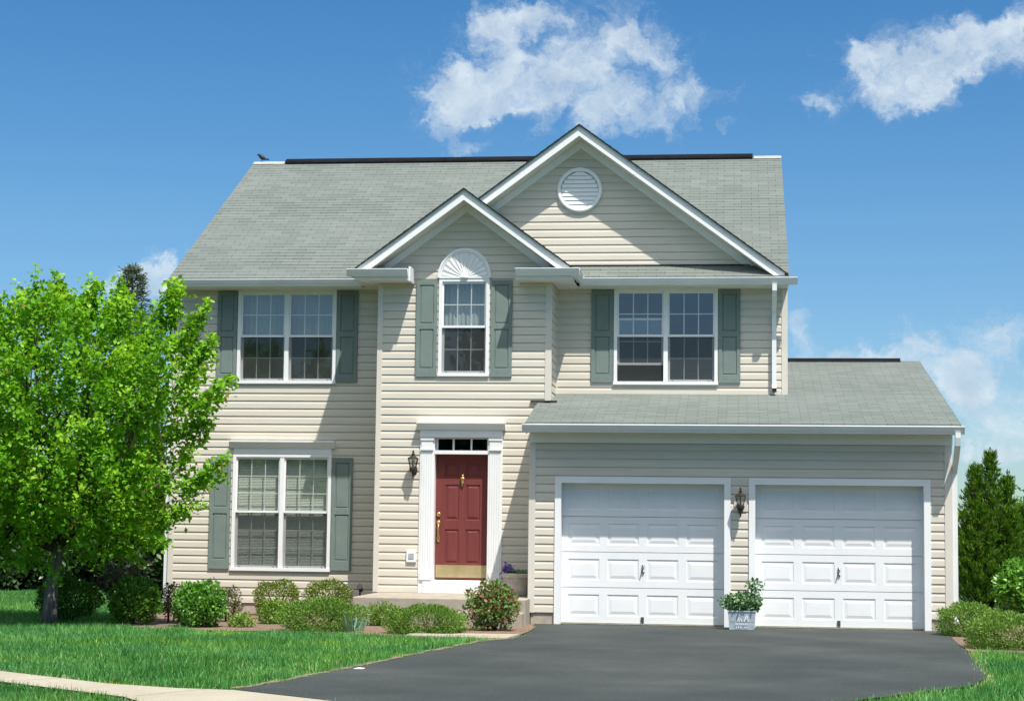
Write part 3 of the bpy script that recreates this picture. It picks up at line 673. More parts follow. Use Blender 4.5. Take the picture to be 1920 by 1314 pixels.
# front door
dy = -B + .13
mb = MB(); dx0, dx1, dz0, dz1 = -4.735, -3.895, .675, 2.625
c1, c2 = (-4.585, -4.365), (-4.255, -4.03)
panel_face(mb, dx0, dx1, dz0, dz1, dy, [(*c, *z) for c in (c1, c2) for z in ((2.28, 2.50), (1.60, 2.155), (.915, 1.455))], inset=.013, rim=.02, rise=.011, slope=.03)
do = mb.build('door', M['door'], H, fixn=True)
MB().box(dx0 + .012, dx1 - .012, dy - .006, dy - .001, .70, .895).build('kick_plate', M['kick'], do)
mb = MB(); kx, kz = -4.31, 2.23
mb.lathe([(.012, .085), (.02, .07), (.008, .05), (.035, .035), (.038, .02), (.028, .0), (.022, -.03), (.034, -.045), (.02, -.06), (.008, -.075), (.014, -.09), (.004, -.105)], (kx, dy - .022, kz), 12, sy=.6)
mb.build('knocker', M['brass'], do, smooth=True)
mb = MB(); hx = -4.685
mb.lathe([(.018, .08), (.032, .06), (.032, .03), (.018, .01)], (hx, dy - .012, 1.64), 12, sy=.4); mb.lathe([(.016, .1), (.03, .07), (.012, .02), (.01, -.1), (.026, -.17), (.028, -.2), (.01, -.24)], (hx, dy - .012, 1.49), 12, sy=.4)
mb.tube([(hx, dy - .02, 1.54), (hx + .005, dy - .06, 1.50), (hx + .005, dy - .065, 1.40), (hx, dy - .02, 1.31)], [.012, .011, .011, .012]); mb.build('handle_set', M['brass'], do, smooth=True)
# surround, transom, threshold
mb = MB(); yb = -B - .018
for x0, x1 in ((-4.975, -4.741), (-3.889, -3.66)):
    xa, xb = x0 + .03, x1 - .03
    mb.box(x0, x1, -B - .034, -B - .002, .66, 2.895)
    mb.box(xa - .004, xb + .004, -B - .054, -B - .0345, .66, .80); mb.box(xa - .004, xb + .004, -B - .054, -B - .0345, 2.72, 2.845); mb.box(xa - .02, xb + .02, -B - .066, -B - .0345, 2.8455, 2.893); mb.box(xa - .012, xb + .012, -B - .062, -B - .0345, 2.69, 2.7195)
    n = 4; w = (xb - xa) / (2 * n + 1)
    for k in range(n + 1): mb.box(xa + w * 2 * k, xa + w * (2 * k + 1), -B - .0415, -B - .0345, .8005, 2.6895)
mb.box(-4.975, -3.66, -B - .07, -B - .002, 2.896, 3.005)
mb.prism([(-B - .002, 3.007), (-B - .085, 3.007), (-B - .09, 3.025), (-B - .12, 3.06), (-B - .155, 3.105), (-B - .165, 3.108), (-B - .165, 3.135), (-B - .002, 3.138)], -5.02, -3.615, 'x')
mb.build('door_surround', M['trim'], H)
mb = MB(); mb.box(-4.975, -3.66, -B - .03, dy + .1, .458, .66)
mb.box(-4.9, -3.74, -B - .05, -B - .031, .458, .64); mb.build('threshold', M['trim'], H)
mb = MB(); mb.box(-4.742, -4.738, -B - .001, dy + .06, .661, 2.9); mb.box(-3.892, -3.888, -B - .001, dy + .06, .661, 2.9); mb.box(-4.738, -3.892, -B - .03, dy + .05, 2.632, 2.69)
mb.box(-4.738, -3.892, -B + .05, dy + .05, 2.875, 2.91)
for x in (-4.715, -4.455, -4.17, -3.905): mb.box(x - .014, x + .014, -B + .06, -B + .09, 2.691, 2.874)
mb.build('door_frame', M['trim'], H)
tr = MB().poly((-4.74, -B + .078, 2.69), (-3.89, -B + .078, 2.69), (-3.89, -B + .078, 2.875), (-4.74, -B + .078, 2.875)).build('transom', M['glass'], H, fixn=False)
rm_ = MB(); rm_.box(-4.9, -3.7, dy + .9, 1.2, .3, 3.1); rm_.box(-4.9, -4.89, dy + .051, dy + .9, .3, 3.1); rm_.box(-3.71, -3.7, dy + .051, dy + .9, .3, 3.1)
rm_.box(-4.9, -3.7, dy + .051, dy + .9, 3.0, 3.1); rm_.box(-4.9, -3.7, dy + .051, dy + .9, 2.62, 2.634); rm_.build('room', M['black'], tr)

# garage doors
for (x0, x1, z0, z1) in GD:
    yd = -G + .20; mb = MB(); zt = 2.20; zb = .095; sh = (zt - zb) / 4; wdt = x1 - x0 + .06
    for r in range(4):
        pn = []
        for c in range(4):
            xa = x0 - .03 + .125 + (wdt - .25 + .12) / 4 * c; xb = xa + (wdt - .25 + .12) / 4 - .12
            pn.append((xa, xb, zb + sh * r + .105, zb + sh * r + sh - .105))
        panel_face(mb, x0 - .03, x1 + .03, zb + sh * r + .004, zb + sh * (r + 1) - .004, yd, pn, inset=.009, rim=.03, rise=.007, slope=.04)
        mb.poly((x0 - .03, yd + .012, zb + sh * (r + 1) - .004), (x1 + .03, yd + .012, zb + sh * (r + 1) - .004), (x1 + .03, yd + .012, zb + sh * (r + 1) + .004), (x0 - .03, yd + .012, zb + sh * (r + 1) + .004))
    gdo = mb.build('garage_door', M['trim'], H, fixn=False)
    cx = (x0 + x1) / 2; hz = zb + sh * 1.55
    mb = MB(); mb.tube([(cx + .022, yd - .035, hz + .055), (cx, yd - .04, hz - .01), (cx - .02, yd - .035, hz - .075)], [.009, .012, .009]); mb.lathe([(.02, .02), (.022, 0), (.015, -.02)], (cx + .008, yd - .015, hz + .035), 10); mb.lathe([(.012, .015), (.016, 0), (.01, -.015)], (cx + .012, yd - .012, hz - .055), 10)
    mb.build('handle', M['chrome'], gdo, smooth=True)
    MB().box(cx - .022, cx + .022, yd - .02, yd - .001, zb + .02, zb + .10).build('latch', M['chrome'], gdo)
    MB().box(x0 - .03, x1 + .03, yd - .018, yd + .03, .079, .094).build('sill_strip', M['foundation'], gdo)
    # casing and jambs
    tr_ = MB(); f = .092; ya, yb2 = -G - .036, -G - .002
    tr_.box(x0 - f, x0 + .002, ya, yb2, .082, z1 + f); tr_.box(x1 - .002, x1 + f, ya, yb2, .082, z1 + f); tr_.box(x0 + .0021, x1 - .0021, ya, yb2, z1 - .002, z1 + f)
    tr_.box(x0 - .02, x0, yb2, yd - .003, .082, z1); tr_.box(x1, x1 + .02, yb2, yd - .003, .082, z1); tr_.box(x0 - .02, x1 + .02, yb2, yd - .003, z1 + .0005, z1 + .02)
    tr_.build('garage_door_frame', M['trim'], H)
MB().box(GX0 + .1, GX1 - .1, -G + .26, -G + .28, .08, 2.5).build('inner_wall', M['room'], H)

# lanterns
def lantern(x, Y, zt):
    c = (x, Y - .16, zt - .43); mb = MB()
    mb.lathe([(.006, .435), (.016, .42), (.02, .405), (.012, .39), (.03, .378), (.032, .368), (.014, .358), (.05, .335), (.088, .312), (.092, .30), (.084, .296)], c, 6, math.pi / 6)
    mb.lathe([(.052, .165), (.06, .158), (.058, .125), (.045, .10), (.02, .085), (.016, .06), (.012, .015), (.016, .005), (.004, -.01)], c, 12)
    for k in range(6):
        a = math.pi / 6 + k * math.pi / 3
        mb.tube([(c[0] + .05 * math.cos(a), c[1] + .05 * math.sin(a), c[2] + .165), (c[0] + .084 * math.cos(a), c[1] + .084 * math.sin(a), c[2] + .30)], .006, 5)
    mb.tube([(c[0], c[1], c[2] + .10), (c[0], c[1] + .08, c[2] + .06), (c[0], Y - .02, c[2] + .12)], [.012, .012, .012], 8)
    mb.lathe([(.035, .16), (.05, .12), (.045, .07), (.02, .03)], (x, Y - .024, c[2] + .02), 12, sy=.3)
    lo = mb.build('lantern', M['bronze'], H)
    MB().lathe([(.048, .166), (.08, .299)], c, 6, math.pi / 6).build('lamp_glass', M['lampglass'], lo, fixn=False)
    MB().lathe([(.012, .17), (.014, .21), (.022, .24), (.012, .27)], c, 10).build('bulb', M['paint'], lo, smooth=True)
    return lo
lantern(-5.06, -B, 2.68)
lo = lantern(.045, -G, 2.125)
MB().box(-.05, .14, -G - .028, -G - .012, 1.77, 2.0).build('mounting_plate', M['corner'], lo)
# outlet cover left of the door
mb = MB(); mb.box(-5.165, -5.005, -B - .05, -B - .004, .93, 1.115); oc = mb.build('outlet_cover', M['trim'], H, bevel=.008)
MB().box(-5.13, -5.04, -B - .058, -B - .051, .985, 1.07).build('outlet_lid', M['tub'], oc)

# ------------------------------------------------------------------ plants
def crown_leaves(name, C, D, per, spread, Ln, Wd, mat, parent, upb=.2, tlo=.15, thi=.85, droop=0.0):
    """leaf clusters of `per` leaves strung along short twigs at C with direction D"""
    n = len(C); k = n * per
    Ci = np.repeat(C, per, 0); Di = np.repeat(D, per, 0)
    t = rng.random((k, 1)); P = Ci + Di * (t - .3) + rnd(k) * spread * (1.1 - .6 * t)
    d = unit(Di) * .5 + rnd(k, .7); d[:, 2] -= droop
    nn = rnd(k, .7); nn[:, 2] += .7
    tint = np.repeat(rng.random(n) * .35, per) + rng.random(k) * (thi - tlo - .1) + tlo
    sz = rng.uniform(.65, 1.2, k)
    return leaves(name, P, d, nn, Ln * sz, Wd * sz, tint, mat, parent)

def in_poly(px, pz, poly):
    r = np.zeros(len(px), bool); n = len(poly); j = n - 1
    for i in range(n):
        xi, zi = poly[i]; xj, zj = poly[j]
        c = ((zi > pz) != (zj > pz)) & (px < (xj - xi) * (pz - zi) / (zj - zi + 1e-12) + xi); r ^= c; j = i
    return r
def poly_dist(px, pz, poly):
    d = np.full(len(px), 9.0); n = len(poly)
    for i in range(n):
        a = np.array(poly[i]); b = np.array(poly[(i + 1) % n]); ab = b - a
        t = np.clip(((px - a[0]) * ab[0] + (pz - a[1]) * ab[1]) / (ab @ ab), 0, 1)
        d = np.minimum(d, np.hypot(px - a[0] - t * ab[0], pz - a[1] - t * ab[1]))
    return d

def maple():
    T = empty('maple_tree', (-9.60, -4.45, GZ), 'bright green young maple with a smooth grey trunk standing on the front lawn', 'tree')
    tz = [(-9.60, -4.45, .02), (-9.605, -4.45, .3), (-9.59, -4.45, .62), (-9.55, -4.44, .95), (-9.50, -4.43, 1.2)]
    mb = MB(); mb.tube(tz, [.125, .100, .088, .088, .082], 14)
    lead = [[(-9.50, -4.43, 1.2), (-9.42, -4.42, 1.5), (-9.27, -4.40, 2.1), (-9.17, -4.42, 2.9), (-9.15, -4.45, 3.7), (-9.2, -4.45, 4.5)],
            [(-9.53, -4.43, 1.1), (-9.68, -4.5, 1.5), (-9.85, -4.55, 2.2), (-9.98, -4.6, 3.2), (-10.05, -4.6, 4.3)],
            [(-9.47, -4.43, 1.25), (-9.15, -4.3, 1.6), (-8.75, -4.2, 2.2), (-8.45, -4.2, 3.1), (-8.3, -4.2, 4.0)],
            [(-9.5, -4.45, 1.2), (-9.6, -4.9, 1.7), (-9.55, -5.2, 2.6), (-9.6, -5.3, 3.6)], [(-9.5, -4.4, 1.2), (-9.35, -3.9, 1.8), (-9.3, -3.6, 2.8), (-9.3, -3.5, 3.7)],
            [(-9.52, -4.45, 1.15), (-9.1, -4.7, 1.45), (-8.5, -4.8, 1.7), (-7.9, -4.7, 2.1)], [(-9.54, -4.45, 1.1), (-10.1, -4.6, 1.35), (-10.7, -4.5, 1.7), (-11.1, -4.4, 2.2)]]
    mb.build('trunk', M['bark'], T, smooth=True)
    lb = MB()
    for q in lead: lb.tube(q, [.055, .048, .036, .026, .016, .01][:len(q)], 8)
    poly = [(-11.9,2.0),(-11.95,3.4),(-11.5,4.2),(-10.84,4.5),(-10.52,4.30),(-10.37,4.58),(-10.13,4.66),(-9.94,4.80),(-9.66,4.90),(-9.54,4.80),(-9.33,4.55),(-9.19,4.80),(-9.06,4.58),(-8.75,4.70),(-8.51,4.5),(-8.3,4.28),(-8.20,3.95),(-8.05,4.3),(-7.95,4.5),(-7.82,4.45),(-7.72,4.25),(-7.82,4.1),(-7.66,3.9),(-7.62,3.65),(-7.60,3.38),(-7.78,3.10),(-7.98,2.72),(-7.92,2.45),(-7.72,2.25),(-7.74,1.85),(-8.02,1.62),(-8.05,1.25),(-8.45,1.02),(-8.97,1.08),(-9.45,1.04),(-10.06,.88),(-10.85,.98),(-11.5,1.3)]
    n = 2600; px = rng.uniform(-12, -7.2, n); pz = rng.uniform(.85, 5, n); ok = in_poly(px, pz, poly); px, pz = px[ok], pz[ok]
    d = poly_dist(px, pz, poly); half = np.minimum(1.75, .12 + 1.55 * np.sqrt(np.clip(d, 0, 1.4)))
    py = -4.45 + half * np.sign(rng.random(len(px)) - .5) * rng.random(len(px)) ** .5
    ok = d > .16; px, py, pz = px[ok], py[ok], pz[ok]
    C = np.stack([px, py, pz], 1); keep = []
    for i in range(len(C)):                       # shoots keep apart, so that gaps stay between the leaf clumps
        if all(np.sum(((C[i] - C[q]) * np.array([1, 1, .62])) ** 2) > .235 ** 2 for q in keep): keep.append(i)
    C = C[keep]
    out = C - np.array([-9.6, -4.45, 1.6]); D = unit(out * np.array([1, 1, .5]) * .55 + np.array([0, 0, 1.3]) + rnd(len(C), .3)) * rng.uniform(.32, .56, (len(C), 1))
    # single shoots that break the outline
    tips = [(-10.55,4.35),(-10.33,4.55),(-10.08,4.58),(-9.92,4.74),(-9.70,4.84),(-9.63,4.8),(-9.55,4.7),(-9.22,4.76),(-9.17,4.66),(-8.80,4.75),(-8.62,4.68),(-7.95,4.68),(-7.88,4.86),(-7.80,4.72),(-7.55,4.5),(-7.62,4.3),(-7.42,4.0),(-7.38,3.7),(-7.2,3.4),(-7.18,3.28),(-7.35,3.1),(-7.42,2.7),(-7.25,2.24),(-7.22,2.15),(-7.4,1.75),(-7.75,1.6),(-7.85,1.2),(-8.3,.98)]
    tc_ = np.array([(x, -4.45 + rng.uniform(-.3, .3), z) for x, z in tips]); td = unit((tc_ - np.array([-9.6, -4.45, 2.2])) * np.array([.7, .7, .9]) + np.array([0, 0, .6])) * .34
    tc_ = np.concatenate([tc_ - td * .45, tc_ - td * 1.0, tc_ - td * 1.5 + rnd(len(td), .05)]); td = np.concatenate([td * .8, td, td])
    ed = []                                        # upright sprigs round the edge of the crown
    for (x0_, z0_), (x1_, z1_) in zip(poly, poly[1:] + poly[:1]):
        for q in range(max(1, int(math.hypot(x1_ - x0_, z1_ - z0_) / .15))):
            t_ = rng.random(); ed.append((x0_ + (x1_ - x0_) * t_, -4.45 + rng.normal(0, .35), z0_ + (z1_ - z0_) * t_))
    ed = np.array([q for q in ed if rng.random() < (.35 if q[0] > -8.3 else .7)]); ev = unit((ed - np.array([-9.6, -4.45, 2.4])) * np.array([.8, .6, .7]) + np.array([0, 0, .9]) + rnd(len(ed), .25)) * rng.uniform(.25, .55, (len(ed), 1))
    tc_ = np.concatenate([tc_, ed - ev * rng.uniform(.2, .9, (len(ed), 1))]); td = np.concatenate([td, ev])
    arms = []
    for a_, b_ in (((-8.0, -4.4, 3.0), (-7.16, -4.45, 3.40)), ((-8.05, -4.5, 1.85), (-7.17, -4.45, 2.27)), ((-8.2, -4.4, 3.6), (-7.50, -4.4, 4.48)), ((-8.0, -4.45, 4.0), (-7.87, -4.45, 4.80)), ((-8.1, -4.5, 2.6), (-7.42, -4.5, 2.80)), ((-8.3, -4.5, 1.3), (-7.75, -4.5, 1.62)),
                   ((-9.75, -4.45, 4.2), (-9.68, -4.45, 4.88)), ((-9.25, -4.45, 4.2), (-9.18, -4.4, 4.82)), ((-10.1, -4.45, 4.1), (-10.12, -4.45, 4.64)), ((-8.8, -4.4, 4.1), (-8.72, -4.4, 4.80)), ((-10.55, -4.4, 3.9), (-10.6, -4.4, 4.5)), ((-7.9, -4.4, 3.4), (-7.36, -4.4, 3.98))):
        lb.tube([a_, tuple((p + q) / 2 + (.03 if i == 2 else 0) for i, (p, q) in enumerate(zip(a_, b_))), b_], [.014, .009, .004], 5)
        a_, b_ = np.array(a_), np.array(b_)
        for q in np.linspace(.3, 1, 7): arms.append((a_ + (b_ - a_) * q + rng.normal(0, .03, 3), unit(((b_ - a_) * .5 + np.array([0, 0, .35]) + rng.normal(0, .15, 3))[None])[0] * .24))
    tc_ = np.concatenate([tc_, np.array([q[0] for q in arms])]); td = np.concatenate([td, np.array([q[1] for q in arms])])
    nodes = [Vector(p) for q in lead for p in q[1:]]
    for c in C[::3]:
        c = Vector(c); a = min(nodes, key=lambda p: (p - c).length + (1.5 if p.z > c.z else 0)); mid = (a + c) / 2 + Vector((0, 0, -.06)) + Vector(rng.normal(0, .04, 3))
        lb.tube([a, mid, c], [.014, .009, .004], 4)
    lb.build('branch', M['barkd'], T, smooth=True)
    per = 92; ne = 46
    Pa = np.concatenate([np.repeat(C, per, 0), np.repeat(tc_, ne, 0)]); Da = np.concatenate([np.repeat(D, per, 0), np.repeat(td, ne, 0)]); k = len(Pa)
    sp_ = np.concatenate([np.full(len(C) * per, .086), np.full(len(tc_) * ne, .062)])[:, None]
    t_ = rng.random((k, 1)); P = Pa + Da * (t_ - .3) + rnd(k) * sp_ * (1.15 - .6 * t_)
    dd = unit(Da) * .4 + rnd(k, .7); dd[:, 2] -= .35
    nn = rnd(k, .40); nn[:, 2] += .8; nn += np.concatenate([np.repeat(rnd(len(C), .35), per, 0), np.repeat(rnd(len(tc_), .35), ne, 0)])
    tn = np.concatenate([np.repeat(rng.random(len(C)) * .42, per), np.repeat(.12 + rng.random(len(tc_)) * .36, ne)]) + .02 + rng.random(k) * .24 + .28 * t_[:, 0]
    sz = rng.uniform(.6, 1.2, k); leaves('crown', P, dd, nn, .082 * sz, .064 * sz, np.where(rng.random(k) < .012, 1.0, np.minimum(tn, .9)), L['maple'], T)
maple()

def ell_pts(n, c, r, shell=.55, flat_top=0.0, zmin=None):
    v = unit(rnd(n)); v[:, 2] = np.where(v[:, 2] < -.93, -v[:, 2], v[:, 2])
    rad = shell + (1 - shell) * rng.random(n) ** .6
    lump = 1 + .10 * np.sin(v[:, 0] * 5 + c[0] * 9) * np.cos(v[:, 1] * 4 + c[1] * 5) + .07 * np.sin(v[:, 2] * 7 + v[:, 0] * 6 + c[0])
    if flat_top: v = np.sign(v) * np.abs(v) ** (1 - flat_top)
    P = np.array(c) + v * np.array(r) * (rad * lump)[:, None]
    return P, v
def bush(name, label, cat, c, r, n, ln, wd, mat, shell=.55, flat_top=0.0, up_=.4, stems=5, group=None, jit=.7, stemmat=None, mid=.45):
    T = empty(name, (c[0], c[1], GZ), label, cat, group)
    P, v = ell_pts(n, c, r, shell, flat_top); P[:, 2] = np.maximum(P[:, 2], GZ + .01 + rng.random(n) * .03)
    d = v * .8 + rnd(n, jit); d[:, 2] += up_
    nn = v * .5 + rnd(n, .6); nn[:, 2] += .4
    s = rng.uniform(.6, 1.25, n)
    leaves('foliage', P, d, nn, ln * s, wd * s, rng.random(n), L[mat], T, mid=mid)
    mb = MB()
    for k in range(stems):
        a = rng.uniform(0, 2 * math.pi); q = Vector((c[0] + r[0] * .5 * math.cos(a), c[1] + r[1] * .5 * math.sin(a), c[2] + r[2] * .3))
        b = Vector((c[0] + .05 * math.cos(a), c[1] + .05 * math.sin(a), GZ - .02)); mb.tube([b, (b + q) / 2 + Vector((0, 0, .04)), q], [.014, .011, .006], 5)
    mb.build('stem', stemmat or M['barkd'], T)
    return T
bush('boxwood_shrub', 'rounded dark green shrub right behind the grey maple trunk', 'shrub', (-9.58, -3.75, .40), (.47, .42, .31), 6500, .042, .026, 'boxwood', .5)
bush('boxwood_shrub', 'dark green rounded shrub in the maple shade, beside a bare twiggy bush', 'shrub', (-8.46, -4.2, .40), (.38, .38, .33), 5200, .048, .032, 'boxwood', .5)
bush('bronze_shrub', 'small bronze leaved shrub at the left corner of the house', 'shrub', (-8.18, -3.4, .38), (.16, .2, .26), 1100, .04, .022, 'bronze', .3)
bush('flowering_shrub', 'loose bright green shrub in front of the left house corner, tallest in the mulch bed', 'shrub', (-7.44, -4.45, .37), (.37, .36, .33), 4200, .055, .036, 'bright', .4, jit=.9)
bush('bronze_shrub', 'small bronze green shrub half hidden behind the loose bright green shrub', 'shrub', (-7.42, -3.0, .34), (.20, .22, .24), 1500, .035, .02, 'bronze', .4)
bush('clipped_shrub', 'olive clipped round shrub below the middle of the ground floor window', 'shrub', (-7.235, -.85, .33), (.37, .36, .275), 5200, .032, .02, 'holly', .6, .18, group='clipped round shrubs')
bush('clipped_shrub', 'olive clipped round shrub beside the left end of the concrete stoop', 'shrub', (-6.39, -.95, .35), (.36, .36, .28), 5200, .032, .02, 'holly', .6, .18, group='clipped round shrubs')
bush('low_shrub', 'small lime green low plant in front of the left clipped round shrub', 'shrub', (-6.66, -3.3, .20), (.25, .25, .21), 1300, .05, .03, 'lime', .3)
bush('low_shrub', 'sparse lime green plant growing in bare mulch right of the loose bright green shrub', 'shrub', (-6.88, -4.3, .14), (.20, .2, .12), 420, .05, .03, 'lime', .2, stems=3)
bush('spreading_juniper', 'wide spreading juniper in front of the two clipped round shrubs', 'shrub', (-5.62, -4.75, .24), (.58, .46, .26), 13000, .036, .013, 'juniper', .5, .15, up_=.5, jit=.55)
bush('spreading_juniper', 'low trimmed juniper in front of the concrete stoop', 'shrub', (-4.14, -5.0, .22), (.52, .40, .22), 12000, .036, .013, 'juniper', .5, .25, up_=.5, jit=.55)
bush('low_shrub', 'light green feathery plant against the front face of the stoop', 'shrub', (-5.05, -3.3, .20), (.36, .2, .19), 1300, .06, .02, 'lime', .2)
bush('rose_bush', 'rose bush with red tipped leaves at the right end of the stoop', 'shrub', (-3.39, -3.95, .40), (.40, .36, .36), 2500, .058, .040, 'rose', .2, jit=1.1, stems=14)
bush('spreading_juniper', 'rounded dense shrub at the right garage corner, nearest the wall', 'shrub', (3.22, -3.1, .26), (.44, .4, .27), 10000, .034, .014, 'juniper', .55, .15, up_=.5)
bush('spreading_juniper', 'wide juniper at the right edge in front of the shrub by the garage corner', 'shrub', (3.40, -5.75, .24), (.58, .5, .28), 13000, .036, .014, 'juniper', .5, .15, up_=.5)
bush('viburnum_shrub', 'tall broad leaved bright shrub standing in front of the cedars', 'shrub', (4.62, .9, .58), (.52, .5, .50), 3800, .085, .062, 'bright', .45, jit=.9)
# iris clump and grass tuft
T = empty('iris_clump', (-5.09, -5.15, GZ), 'blue green sword leaved iris clump at the lawn edge between two junipers', 'plant')
n = 26; a = rng.uniform(0, 6.28, n); P = np.stack([-5.09 + .09 * np.cos(a), -5.15 + .06 * np.sin(a), np.full(n, GZ - .01)], 1)
d = np.stack([.38 * np.cos(a), .3 * np.sin(a), np.ones(n)], 1) + rnd(n, .12)
leaves('leaf', P, d, np.stack([np.cos(a + .5), np.sin(a + .5), np.full(n, .1)], 1), rng.uniform(.16, .33, n), .026, rng.random(n), L['iris'], T, fold=.03, mid=.4)
T = empty('grass_tuft', (-3.83, -4.75, GZ), 'tuft of bright grass beside the rose bush on the walkway edge', 'plant')
n = 260; P = np.stack([-3.83 + rng.normal(0, .1, n), -4.75 + rng.normal(0, .07, n), np.full(n, GZ - .01)], 1); d = rnd(n, .35); d[:, 2] = 1
leaves('leaf', P, d, rnd(n), rng.uniform(.08, .17, n), .01, rng.random(n), L['lime'], T, fold=.03)
# bare twiggy bush
T = empty('bare_bush', (-9.05, -3.1, GZ), 'bare brown twiggy bush between the two dark round shrubs', 'shrub')
mb = MB(); tips = []
for k in range(34):
    a = rng.uniform(0, 6.28); h = rng.uniform(.5, .95); s = rng.uniform(.08, .40); p0 = Vector((-9.03 + .05 * math.cos(a), -3.1 + .05 * math.sin(a), GZ - .02)); p1 = p0 + Vector((s * .35 * math.cos(a), s * .35 * math.sin(a), h * .55)); p2 = p0 + Vector((s * math.cos(a), s * math.sin(a), h))
    mb.tube([p0, p1, p2], [.009, .007, .003], 4); tips += [p1, (p1 + p2) / 2, p2]
mb.build('stem', M['bark'], T)
tp = np.array([tuple(p) for p in tips]).repeat(14, 0); n = len(tp); leaves('twig', tp + rnd(n, .03), rnd(n) + np.array([0, 0, .5]), rnd(n), rng.uniform(.06, .16, n), .006, rng.random(n), L['twig'], T)

def conifer(name, label, x, y, h, rad, z0, mat, n_wh, per, ln, wd, up_=-.15, bare=.05):
    T = empty(name, (x, y, GZ), label, 'tree'); mb = MB(); mb.tube([(x, y, 0), (x + .02, y, h * .5), (x, y, GZ + h)], [.03 * h * .6, .018 * h * .6, .01], 8)
    mb.build('trunk', M['barkd'], T, smooth=True); Ps = []; Ds = []; lb = MB()
    for w in range(n_wh):
        t = bare + (1 - bare) * w / n_wh; z = GZ + h * t; r = rad * (1 - t) ** .85 + .06; k = 5 + int(5 * (1 - t))
        for i in range(k):
            a = 6.28 * (i + rng.random() * .7) / k + w; rr = r * rng.uniform(.65, 1.1); tip = np.array([x + rr * math.cos(a), y + rr * math.sin(a), z + rr * up_])
            b0 = np.array([x, y, z]); lb.tube([b0, tip], [.012, .003], 3)
            q = rng.random((per, 1)) ** .7; Ps.append(b0 + (tip - b0) * q + rnd(per, .045) * (1 + rr * .4)); Ds.append(np.tile((tip - b0) / (rr + 1e-6), (per, 1)) + rnd(per, .55) + np.array([0, 0, .25]))
    P = np.concatenate(Ps); D = np.concatenate(Ds); n = len(P); lb.build('branch', M['barkd'], T)
    leaves('crown', P, D, rnd(n, .6) + np.array([0, 0, 1]), ln * rng.uniform(.6, 1.3, n), wd, rng.random(n), L[mat], T)
conifer('spruce_tree', 'thin blue grey conifer whose top rises behind the maple', -14.75, 14, 7.72, 2.3, GZ, 'spruce', 40, 60, .15, .022, .05)

def cedar(name, label, x, y, poly, yd, n, per, ln, wd, mat, spread, z0=.1, trunk=.05, up_=1.2, cat='tree', group=None):
    T = empty(name, (x, y, GZ), label, cat, group)
    xs = [p[0] for p in poly]; zs = [p[1] for p in poly]
    px = rng.uniform(min(xs), max(xs), n * 3); pz = rng.uniform(min(zs), max(zs), n * 3); ok = in_poly(px, pz, poly); px, pz = px[ok][:n], pz[ok][:n]
    d = poly_dist(px, pz, poly); half = np.minimum(yd, .06 + yd * 1.3 * np.sqrt(np.clip(d, 0, 1)))
    C = np.stack([px, y + half * np.sign(rng.random(len(px)) - .5) * rng.random(len(px)) ** .6, pz], 1)
    D = unit((C - np.array([x, y, np.mean(zs)])) * np.array([1, 1, .2]) + np.array([0, 0, up_]) + rnd(len(C), .3)) * rng.uniform(.6, 1.3, (len(C), 1)) * spread * 2.2
    crown_leaves('crown', C, D, per, spread, ln, wd, L[mat], T)
    mb = MB(); zt = max(zs); mb.tube([(x, y, 0), (x + .02, y, zt * .45), (x - .01, y, zt * .92)], [trunk, trunk * .7, trunk * .2], 8)
    for c in C[::6]:
        zz = max(.15, c[2] - .35); mb.tube([(x, y, zz), tuple(c)], [trunk * .2 + .004, .004], 4)
    mb.build('trunk', M['barkd'], T)
def plume_tree(name, label, leaders, per, ln, wd, mat, step=.085, cat='tree'):
    """upright conifer: every leader carries rising sprays that shorten towards its tip"""
    x0, y0 = leaders[0][:2]; T = empty(name, (x0, y0, GZ), label, cat); tb = MB(); lb = MB(); Ps = []; Ds = []
    for (x, y, h, rad, lean) in leaders:
        tb.tube([(x0, y0, 0), (x, y, h * .4), (x + lean, y, GZ + h)], [.06, .045, .008], 8); z = .12; w = 0
        while z < h - .05:
            t = z / h; r = rad * min(1, (1 - t) ** .75 * 1.12) * (1 if t > .12 else .85); k = 5 + int(4 * (1 - t)); ax_ = x + lean * max(0, (t - .4) / .6)
            for q in range(k):
                a = 6.283 * (q + rng.random() * .8) / k + w * 1.7; rr = r * rng.uniform(.55, 1.12) + .03; up_ = rr * rng.uniform(.55, .95)
                b0 = np.array([ax_, y, GZ + z]); tip = b0 + np.array([rr * math.cos(a), rr * math.sin(a), up_]); lb.tube([b0, (b0 + tip) / 2 - np.array([0, 0, .03]), tip], [.008, .005, .002], 3)
                u_ = rng.random((per, 1)) ** .6; Ps.append(b0 + (tip - b0) * u_ + rnd(per, .032) * (1.35 - u_)); Ds.append(np.tile(unit((tip - b0)[None]) * .7 + np.array([[0, 0, .5]]), (per, 1)) + rnd(per, .38))
            z += step; w += 1
        top = np.array([x + lean, y, GZ + h - .1]); Ps.append(top + rnd(40, .02) + np.array([0, 0, 1]) * rng.uniform(-.15, .14, (40, 1))); Ds.append(rnd(40, .3) + np.array([0, 0, 1]))
    tb.build('trunk', M['barkd'], T, smooth=True); lb.build('branch', M['barkd'], T)
    P = np.concatenate(Ps); D = np.concatenate(Ds); n = len(P); tint = np.repeat(rng.random(n // 4 + 1), 4)[:n] * .5 + rng.random(n) * .4
    leaves('crown', P, D, rnd(n, .6) + np.array([0, 0, .6]), ln * rng.uniform(.6, 1.3, n), wd, tint, L[mat], T)
plume_tree('cedar_tree', 'shaggy dark green cedar beside the right garage wall', [(4.44, 4.5, 2.86, .58, .10), (4.20, 4.4, 2.60, .46, .05), (4.74, 4.7, 2.45, .44, .12), (4.3, 4.2, 1.9, .52, 0), (4.8, 4.4, 1.8, .45, .1)], 38, .085, .018, 'cedar')
